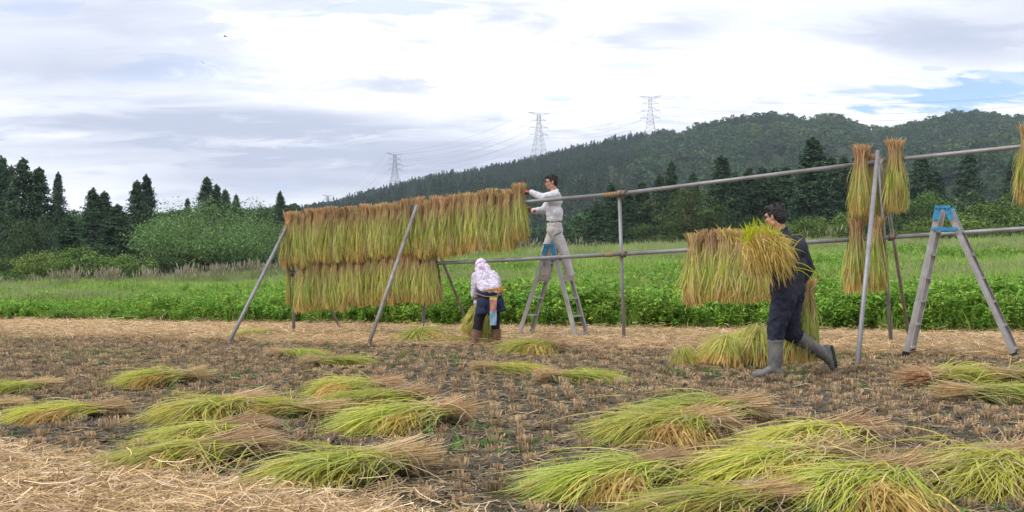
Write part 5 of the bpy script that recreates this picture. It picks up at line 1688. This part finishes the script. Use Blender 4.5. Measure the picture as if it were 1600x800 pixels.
    # apron: two back panels around the hips
    ap = [cap(pel + V3((-.055, -.01, .03)), pel + V3((.055, .0, .03)), .140), cap(pel + V3((-.080, -.02, -.12)), pel + V3((-.045, -.02, -.12)), .128, .126), cap(pel + V3((.070, .0, -.12)), pel + V3((.100, .0, -.12)), .124, .126),
          cap(pel + V3((-.11, -.02, -.24)), pel + V3((-.08, -.02, -.24)), .118, .118), cap(pel + V3((.105, .02, -.22)), pel + V3((.14, .02, -.22)), .112, .112)]
    solid('apron', ap, .008, M['indigo'], root, 3, fold=.006, ffreq=9, stretch=(1, 1, .3),
          cut=[(V3((0, 0, .475)), V3((.10, 0, -1))), (pel + V3((0, 0, .075)), V3((.12, -.3, 1)))])
    solid('trouser_gap', [cap(pel + V3((.005, -.125, -.07)), pel + V3((.015, -.115, -.25)), .030, .055)], .008, M['blacktrousers'], root, 2)
    solid('waist_cloth', [cap(pel + V3((-.075, -.01, .085)), pel + V3((.078, .01, .085)), .137)], .0075, M['orange'], root, 2, fold=.003, ffreq=14, cut=[(pel + V3((0, 0, .098)), V3((-.16, -.1, 1))), (pel + V3((0, 0, .055)), V3((-.05, 0, -1)))])
    bm = bmesh.new(); prev = None
    for i in range(25):
        a = PI + PI * i / 24
        p = pel + V3((.225 * math.cos(a) + .005, .165 * math.sin(a) - .0, .03 - .055 * math.sin((a - PI)) ** 2))
        if prev is not None: tube(bm, prev, p, .007, seg=6)
        prev = p
    bm_obj('waist_cord', bm, M['rope'], root)
    for top, an, td in ((aL.lerp(kL, .42), aL, (-.35, -.25, 0)), (aR.lerp(kR, .42), aR, (.25, .9, 0))):
        boot(root, top, an, td, M['brownboot'], M['sole'], .078, .058, toe_len=.16)
    # things hanging from her waist
    tw = bmesh.new()
    c = V3((X, Y, 0)) + pel + V3((.046, -.178, -.03))
    w2, hh, th = .048, .40, .012
    nz_, nx_ = 12, 4
    grid = [[[None] * (nx_ + 1) for _ in range(nz_ + 1)] for _ in range(2)]
    for f in (0, 1):
        for i in range(nz_ + 1):
            for j in range(nx_ + 1):
                u = j / nx_ * 2 - 1
                grid[f][i][j] = tw.verts.new(c + V3((u * w2 * (1 + .06 * math.sin(i)), (-th if f == 0 else th) * (1 - .5 * u * u) + .006 * math.sin(i * .9 + u * 2), -hh * i / nz_)))
    for i in range(nz_):
        for j in range(nx_):
            tw.faces.new((grid[0][i][j], grid[0][i][j + 1], grid[0][i + 1][j + 1], grid[0][i + 1][j]))
            tw.faces.new((grid[1][i][j + 1], grid[1][i][j], grid[1][i + 1][j], grid[1][i + 1][j + 1]))
        for j, r_ in ((0, 0), (nx_, 1)):
            tw.faces.new((grid[0][i][j], grid[1][i][j], grid[1][i + 1][j], grid[0][i + 1][j]))
    for i in (0, nz_):
        for j in range(nx_):
            tw.faces.new((grid[0][i][j], grid[0][i][j + 1], grid[1][i][j + 1], grid[1][i][j]))
    tag(bm_obj('hanging_towel', tw, M['towel']), 'checked towel, yellow, red and light blue, hanging from the bending woman waist', 'towel')
    sk = empty('sickle', V3((X, Y, 0)) + pel + V3((.115, -.18, -.02)))
    tag(sk, 'small sickle with brown wooden handle tucked in the bending woman waist cord', 'sickle')
    bm = bmesh.new(); tube(bm, (-.012, 0, -.02), (.035, .01, .13), .013, .011, 8); bm_obj('handle', bm, M['wood'], sk)
    bm = bmesh.new()
    pts = [(-.012, -.01), (-.035, -.05), (-.075, -.065), (-.115, -.05)]
    for a, b in zip(pts[:-1], pts[1:]): beam(bm, (a[0], 0, a[1]), (b[0], 0, b[1]), .022, .003, up=(0, 1, 0))
    bm_obj('blade', bm, M['blade'], sk)
    # sheaf she holds: leaning with ears down to the right behind her legs
    o = make_sheaf('rice_sheaf', wide_protos[1], None, (X - .03, Y + .47, .62), .2, (.85, .9, .80), 'green rice sheaf the bending woman is gripping with both hands', 'rice sheaves held by people', (0, -.12))
    o2 = make_sheaf('rice_sheaf', hang_protos[2], None, (X - .10, Y + .40, .60), .1, (1.0, .9, .62), 'loose green rice stems fanning out left of the bending woman arm', 'rice sheaves held by people', (0, .42))
woman()

# --- walking man
def walker():
    X, Y = unproj(1225, 588)
    root = empty('person', (X, Y, 0))
    tag(root, 'man in dark navy workwear and grey rubber boots striding left with rice', 'person')
    s = 1.0
    aF = V3((-.105, -.06, .085)); kF = V3((-.095, -.07, .475)); hF = V3((-.015, -.06, .80))
    kB = V3((.10, .12, .43)); aB = V3((.455, .22, .205)); hB = V3((.085, .09, .80))
    pel, wst, chest, neck = V3((.04, .02, .84)), V3((.055, .02, .98)), V3((.035, .0, 1.22)), V3((-.03, .01, 1.435))
    sL, sR = V3((-.12, -.12, 1.345)), V3((.165, .12, 1.325))
    eL, wL = V3((-.17, -.20, 1.12)), V3((-.235, .02, 1.12))
    eR, wR = V3((.275, .16, 1.07)), V3((.225, .20, .93))
    Hd = head_frame((-.085, .015, 1.575), .85, .15)
    body = [cap(neck, Hd @ V3((0, -.02, -.05)), .060, .056), cap(chest, neck, .09, .055), cap(sL, sR, .052), cap(pel, chest, .092, .095),
            *chain((sL, .05), (eL, .038), (wL, .027)), *chain((sR, .05), (eR, .038), (wR, .027)),
            *chain((hF, .09), (kF, .058), (aF, .038)), *chain((hB, .09), (kB, .058), (aB, .038)),
            *hand_prims(wL, (-.6, .8, .1), (-.6, -.4, -.6), 1.0, 1.0, 1), *hand_prims(wR, (.15, .1, -1), (1, .1, .2), 1.3, 1.0, -1)] + head_prims(Hd)
    solid('body', body, .0055, M['skin'], root, 2)
    hair_cap(Hd, root, 1.04); head_bits(Hd, root, glasses=True)
    jk = [cap(chest + V3((-.09, -.06, .04)), chest + V3((.09, .06, .04)), .128), cap(wst + V3((-.055, -.045, -.02)), wst + V3((.055, .045, -.02)), .120), cap(wst.lerp(chest, .5) + V3((-.07, -.05, 0)), wst.lerp(chest, .5) + V3((.07, .05, 0)), .128),
          cap(pel + V3((-.045, -.04, .03)), pel + V3((.05, .045, .03)), .140),
          cap(sL + V3((.04, .03, -.01)), sR + V3((-.04, -.03, -.01)), .088), cap(chest + V3((0, 0, .10)), neck + V3((.01, 0, -.03)), .11, .075),
          *chain((sL, .080), (sL.lerp(eL, .5), .074), (eL, .070), (eL.lerp(wL, .5), .060), (wL, .045)),
          *chain((sR, .082), (sR.lerp(eR, .5), .078), (eR, .074), (eR.lerp(wR, .5), .064), (wR + V3((0, 0, .02)), .050))]
    solid('jacket', jk, .008, M['charcoal'], root, 12, fold=.007, ffreq=9, stretch=(1.3, 1.3, .7), cut=[(V3((0, 0, .80)), V3((0, 0, -1)))])
    solid('collar', [cap(neck + V3((.04, -.03, .015)), neck + V3((.045, .04, .015)), .030), cap(neck + V3((.04, -.03, .015)), neck + V3((-.02, -.06, -.01)), .026)], .006, M['charcoal'], root, 2)
    tr = [cap(pel + V3((-.04, -.035, -.03)), pel + V3((.045, .04, -.03)), .136), *chain((hF + V3((0, 0, -.03)), .118), (hF.lerp(kF, .5), .108), (kF, .090), (kF.lerp(aF, .22), .082)),
          *chain((hB + V3((0, 0, -.03)), .118), (hB.lerp(kB, .5), .106), (kB, .090), (kB.lerp(aB, .16), .080))]
    t = solid('trousers', tr, .008, M['navy'], root, 9, fold=.012, ffreq=11, stretch=(1, 1, .9), cut=[])
    boot(root, kF.lerp(aF, .30), aF, (-1, .25, 0), M['greyboot'], M['sole'], .078, .058, toe_len=.19)
    boot(root, kB.lerp(aB, .24), aB, (.22, .05, -1), M['greyboot'], M['sole'], .080, .060, toe_len=.15, down=(1, .2, .2))
    # sheaf under his left arm: seen from the ears
    parts = {}
    k = 7; t = np.linspace(0, 1, k)
    n = 900
    # directions: fan out of a bundle core pointing to the camera-left, then droop
    core = np.array([-.275, -.20, 1.285])
    ax = np.array([.10, -.78, .38]); ax /= np.linalg.norm(ax)
    d = np.tile(ax, (n, 1)) + rng.normal(0, .55, (n, 3)) * np.array([1.15, .5, .8]); d /= np.linalg.norm(d, axis=1, keepdims=True)
    L = rng.uniform(.13, .31, n)
    b = core + rng.normal(0, .045, (n, 3)) + np.array([.0, .05, .0])
    P = b[:, None] + d[:, None] * (L[:, None] * t)[..., None]
    P[..., 2] -= .62 * L[:, None] * t ** 2
    P[..., 0] += .30 * L[:, None] * t ** 2
    W = np.array([.5, .9, 1, 1, .8, .5, .1])[None] * rng.uniform(.0030, .0055, n)[:, None]
    A = ribbons(P, W, np.repeat(pick(YG[:3] + [(.46, .42, .05), (.52, .40, .10)], n)[:, None], k, 1))
    # spiky green leaves at the top
    n = 150
    d = np.tile([-.15, -.25, .8], (n, 1)) + rng.normal(0, .42, (n, 3)); d /= np.linalg.norm(d, axis=1, keepdims=True)
    b = core + np.array([-.02, -.02, .06]) + rng.normal(0, .06, (n, 3)) * np.array([1.7, 1, .6])
    L = rng.uniform(.10, .26, n)
    P = b[:, None] + d[:, None] * (L[:, None] * t)[..., None]
    P[..., 2] -= .2 * L[:, None] * t ** 2
    W = np.array([.8, 1, 1, .9, .7, .4, .05])[None] * .0055
    B = ribbons(P, W * np.ones((n, 1)), np.repeat(pick([(.42, .50, .02), (.34, .46, .02), (.5, .5, .03)], n)[:, None], k, 1))
    # stray blades across his back
    sb = np.array([[.02, -.30, 1.13], [.0, -.30, 1.08], [.03, -.28, 1.05], [-.02, -.3, 1.2]]); se = np.array([[.27, -.27, .99], [.40, -.25, .93], [.20, -.27, .95], [.12, -.25, 1.36]])
    P = sb[:, None] + (se - sb)[:, None] * t[None, :, None]; P[..., 2] += .03 * np.sin(t * PI)
    C_ = ribbons(P, np.array([.5, .9, 1, 1, .8, .5, .1])[None] * .0045 * np.ones((4, 1)), np.tile([.44, .48, .03], (4, k, 1)), np.tile([0, -1.0, 0], (4, 1)))
    parts['leaves'] = cat([A, B, C_])
    n = 2600
    d = np.tile([.10, -.5, .36], (n, 1)) + rng.normal(0, .62, (n, 3)) * np.array([1.0, .45, .8]); d /= np.linalg.norm(d, axis=1, keepdims=True)
    r = rng.uniform(.08, .265, n)
    b = core + d * r[:, None]; b[:, 2] -= .9 * r ** 2 + .02; b[:, 0] += .4 * r ** 2
    tt = np.linspace(0, 1, 5); L = rng.uniform(.10, .19, n)
    P = np.zeros((n, 5, 3)); P[:] = b[:, None]
    P[..., 0] += (rng.normal(.28, .22, n) * L)[:, None] * tt
    P[..., 1] += (rng.normal(-.1, .2, n) * L)[:, None] * tt
    P[..., 2] -= L[:, None] * (.35 * tt + .6 * tt ** 2)
    W = np.array([.3, 1.0, .7, 1.0, .3])[None] * rng.uniform(.0024, .0042, n)[:, None]
    parts['rice_ears'] = ribbons(P, W, np.repeat(pick(EAR, n, .16)[:, None], 5, 1))
    # straw end pointing away under the arm
    n = 200; tt = np.linspace(0, 1, 5)
    b = core + rng.normal(0, .045, (n, 3)); e = np.array([-.22, .42, 1.06]) + rng.normal(0, .06, (n, 3))
    P = b[:, None] + (e - b)[:, None] * tt[None, :, None]
    parts['straw_butts'] = ribbons(P, np.full((n, 5), .0035), np.repeat(pick(BUTT, n)[:, None], 5, 1))
    make_sheaf('rice_sheaf', sheaf_meshes(parts), None, (X, Y, 0), 0, 1.0, 'golden rice sheaf with bright green top carried under the walking man arm', 'rice sheaves held by people')
    make_sheaf('rice_sheaf', wide_protos[2], tie_w, (X + .275, Y + .30, .80), .3, (.92, .95, .84), 'rice sheaf hanging down behind the walking man legs from his hand', 'rice sheaves held by people', (0, .05))
walker()

# ------------------------------------------------------------------ pylons, lines, birds
def pylon(px, ytop, ybase, D, label, wid=24, yaw=.3):
    X = (px - 800) / 1600 * D
    zt = CAMZ + (YH - ytop) / 1600 * D
    zb = float(terrain_z(X, D)) - 1
    H = zt - zb
    u = (ybase - ytop) / 1600 * D                  # height of the part seen
    root = empty('pylon', (X, D, zb), yaw)
    tag(root, label, 'pylon', 'power pylons on the ridge')
    r = .19 * D / 1100
    hw = lambda q: np.interp(q, [0, .45, .80, 1.0], [.16, .075, .035, .03]) * u      # half width against height fraction of the seen part
    def lvl(q): return H - u + q * u
    bm = bmesh.new()
    qs = [0, .12, .24, .35, .45, .54, .63, .71, .79, .86, .93, 1.0]
    if H > u: qs = [-(H - u) / u] + qs
    cs = ((-1, -1), (1, -1), (1, 1), (-1, 1))
    for a, b in zip(qs[:-1], qs[1:]):
        wa, wb = hw(a), hw(b)
        pa = [V3((cx * wa, cy * wa, lvl(a))) for cx, cy in cs]; pb = [V3((cx * wb, cy * wb, lvl(b))) for cx, cy in cs]
        for i in range(4):
            j = (i + 1) % 4
            tube(bm, pa[i], pb[i], r, seg=4, cap=False)
            tube(bm, pa[i], pb[j], r * .6, seg=3, cap=False); tube(bm, pa[j], pb[i], r * .6, seg=3, cap=False)
            tube(bm, pb[i], pb[j], r * .6, seg=3, cap=False)
    bm_obj('lattice_tower', bm, M['steel'], root)
    arms = []
    for q, ln in ((.56, .21), (.71, .215), (.86, .18), (1.0, .24)):
        ln = ln * u
        bm = bmesh.new(); z = lvl(q); w_ = hw(q)
        for sg in (-1, 1):
            tip = V3((sg * ln, 0, z + (.03 * u if q == 1.0 else 0)))
            for cy in (-1, 1):
                tube(bm, V3((sg * w_, cy * w_, z)), tip, r * .8, seg=4, cap=False)
                tube(bm, V3((sg * w_, cy * w_, z + (.055 if q < 1 else -.05) * u)), tip, r * .7, seg=4, cap=False)
            tube(bm, V3((sg * ln * .55, 0, z)), V3((sg * ln * .55, 0, z + .03 * u)), r * .6, seg=3)
        a_ = bm_obj('cross_arm', bm, M['steel'], root)
        if q < 1:
            bm = bmesh.new()
            for sg in (-1, 1):
                tube(bm, V3((sg * ln, 0, z)), V3((sg * ln, 0, z - .055 * u)), r * .8, seg=5)
            bm_obj('insulators', bm, M['steel'], a_)
        for sg in (-1, 1):
            arms.append(Matrix.Translation(V3((X, D, zb))) @ Matrix.Rotation(yaw, 4, 'Z') @ V3((sg * ln, 0, z - (.055 * u if q < 1 else -.03 * u))))
    return arms
T0 = pylon(512, 306, 345, 1500, 'tiny distant pylon just above the hanging rice', yaw=.5)
T1 = pylon(617, 241, 296, 1100, 'lattice pylon left of the three on the slope', yaw=.35)
T2 = pylon(842, 178, 252, 1090, 'lattice pylon in the middle, above the man on the stepladder', yaw=.35)
T3 = pylon(1016, 152, 226, 1080, 'lattice pylon right of the three, highest on the ridge', yaw=-.1)
T4 = [p + V3((700, 160, 60)) for p in T3]
def wire(a, b, sag, label, n=16, r=.10):
    bm = bmesh.new(); pts = []
    for i in range(n + 1):
        t = i / n; p = a.lerp(b, t); p.z -= 4 * sag * t * (1 - t); pts.append(p)
    for p, q in zip(pts[:-1], pts[1:]): tube(bm, p, q, r, seg=3, cap=False)
    tag(bm_obj('power_line', bm, M['steel']), label, 'power line', 'power lines between the pylons')
lv_ = ['lowest left', 'lowest right', 'lower middle left', 'lower middle right', 'upper middle left', 'upper middle right', 'top left', 'top right']
for i in range(8):
    wire(T0[i], T1[i], 14, 'thin wire from the tiny pylon to the left pylon, %s arm tips' % lv_[i])
    wire(T1[i], T2[i], 9, 'thin wire from the left pylon to the middle pylon, %s arm tips' % lv_[i])
    wire(T2[i], T3[i], 7, 'thin wire from the middle pylon to the right pylon, %s arm tips' % lv_[i])
    wire(T3[i], T4[i], 22, 'thin wire from the right pylon off behind the mountain, %s arm tips' % lv_[i])
def bird(px, py, D, span, rz, bank, label):
    o = empty('bird', ((px - 800) / 1600 * D, D, CAMZ + (YH - py) / 1600 * D))
    o.rotation_euler = (0, bank, rz)
    tag(o, label, 'bird')
    solid('body', [cap((0, -.10, 0), (0, .06, 0), .030, .036), cap((0, .06, 0), (0, .13, .015), .030, .018), cap((0, -.10, 0), (0, -.2, 0), .02, .012)], .012, M['bird'], o, 2)
    for sg in (-1, 1):
        bm = bmesh.new()
        pr = [(0, .05, -.05, .01), (.35, .09, -.04, .06), (.7, .03, -.05, .05), (1.0, -.06, -.08, .02)]
        top, bot = [], []
        for f, y0, y1, z in pr:
            x = sg * f * span / 2
            top.append((bm.verts.new((x, y0, z + .006)), bm.verts.new((x, y1, z + .004)))); bot.append((bm.verts.new((x, y0, z)), bm.verts.new((x, y1, z))))
        for i in range(3):
            bm.faces.new((top[i][0], top[i + 1][0], top[i + 1][1], top[i][1])); bm.faces.new((bot[i][1], bot[i + 1][1], bot[i + 1][0], bot[i][0]))
            bm.faces.new((top[i][0], bot[i][0], bot[i + 1][0], top[i + 1][0])); bm.faces.new((top[i][1], top[i + 1][1], bot[i + 1][1], bot[i][1]))
        bm_obj('wing', bm, M['bird'], o)
bird(352, 57, 90, .55, 1.3, .1, 'small dark bird gliding in the upper left sky, the higher of two')
bird(317, 98, 100, .7, .2, .45, 'small dark bird with spread tilted wings, the lower of two')

# ------------------------------------------------------------------ air
def haze():
    bm = bmesh.new()
    bmesh.ops.create_cube(bm, size=1)
    x0, x1, y0, y1, z0, z1 = -4300, 4300, -30, 2650, -60, 620
    for v in bm.verts:
        v.co = V3((x0 if v.co.x < 0 else x1, y0 if v.co.y < 0 else y1, z0 if v.co.z < 0 else z1))
    m, nt = new_mat('haze_air')
    out = nt.nodes.new('ShaderNodeOutputMaterial'); pv = nt.nodes.new('ShaderNodeVolumePrincipled')
    pv.inputs['Color'].default_value = (.70, .82, 1.0, 1)
    pv.inputs['Density'].default_value = HAZE
    pv.inputs['Anisotropy'].default_value = 0.0
    nt.links.new(pv.outputs[0], out.inputs['Volume'])
    o = bm_obj('haze', bm, m)
    tag(o, kind='stuff')
HAZE = 0.000155
haze()
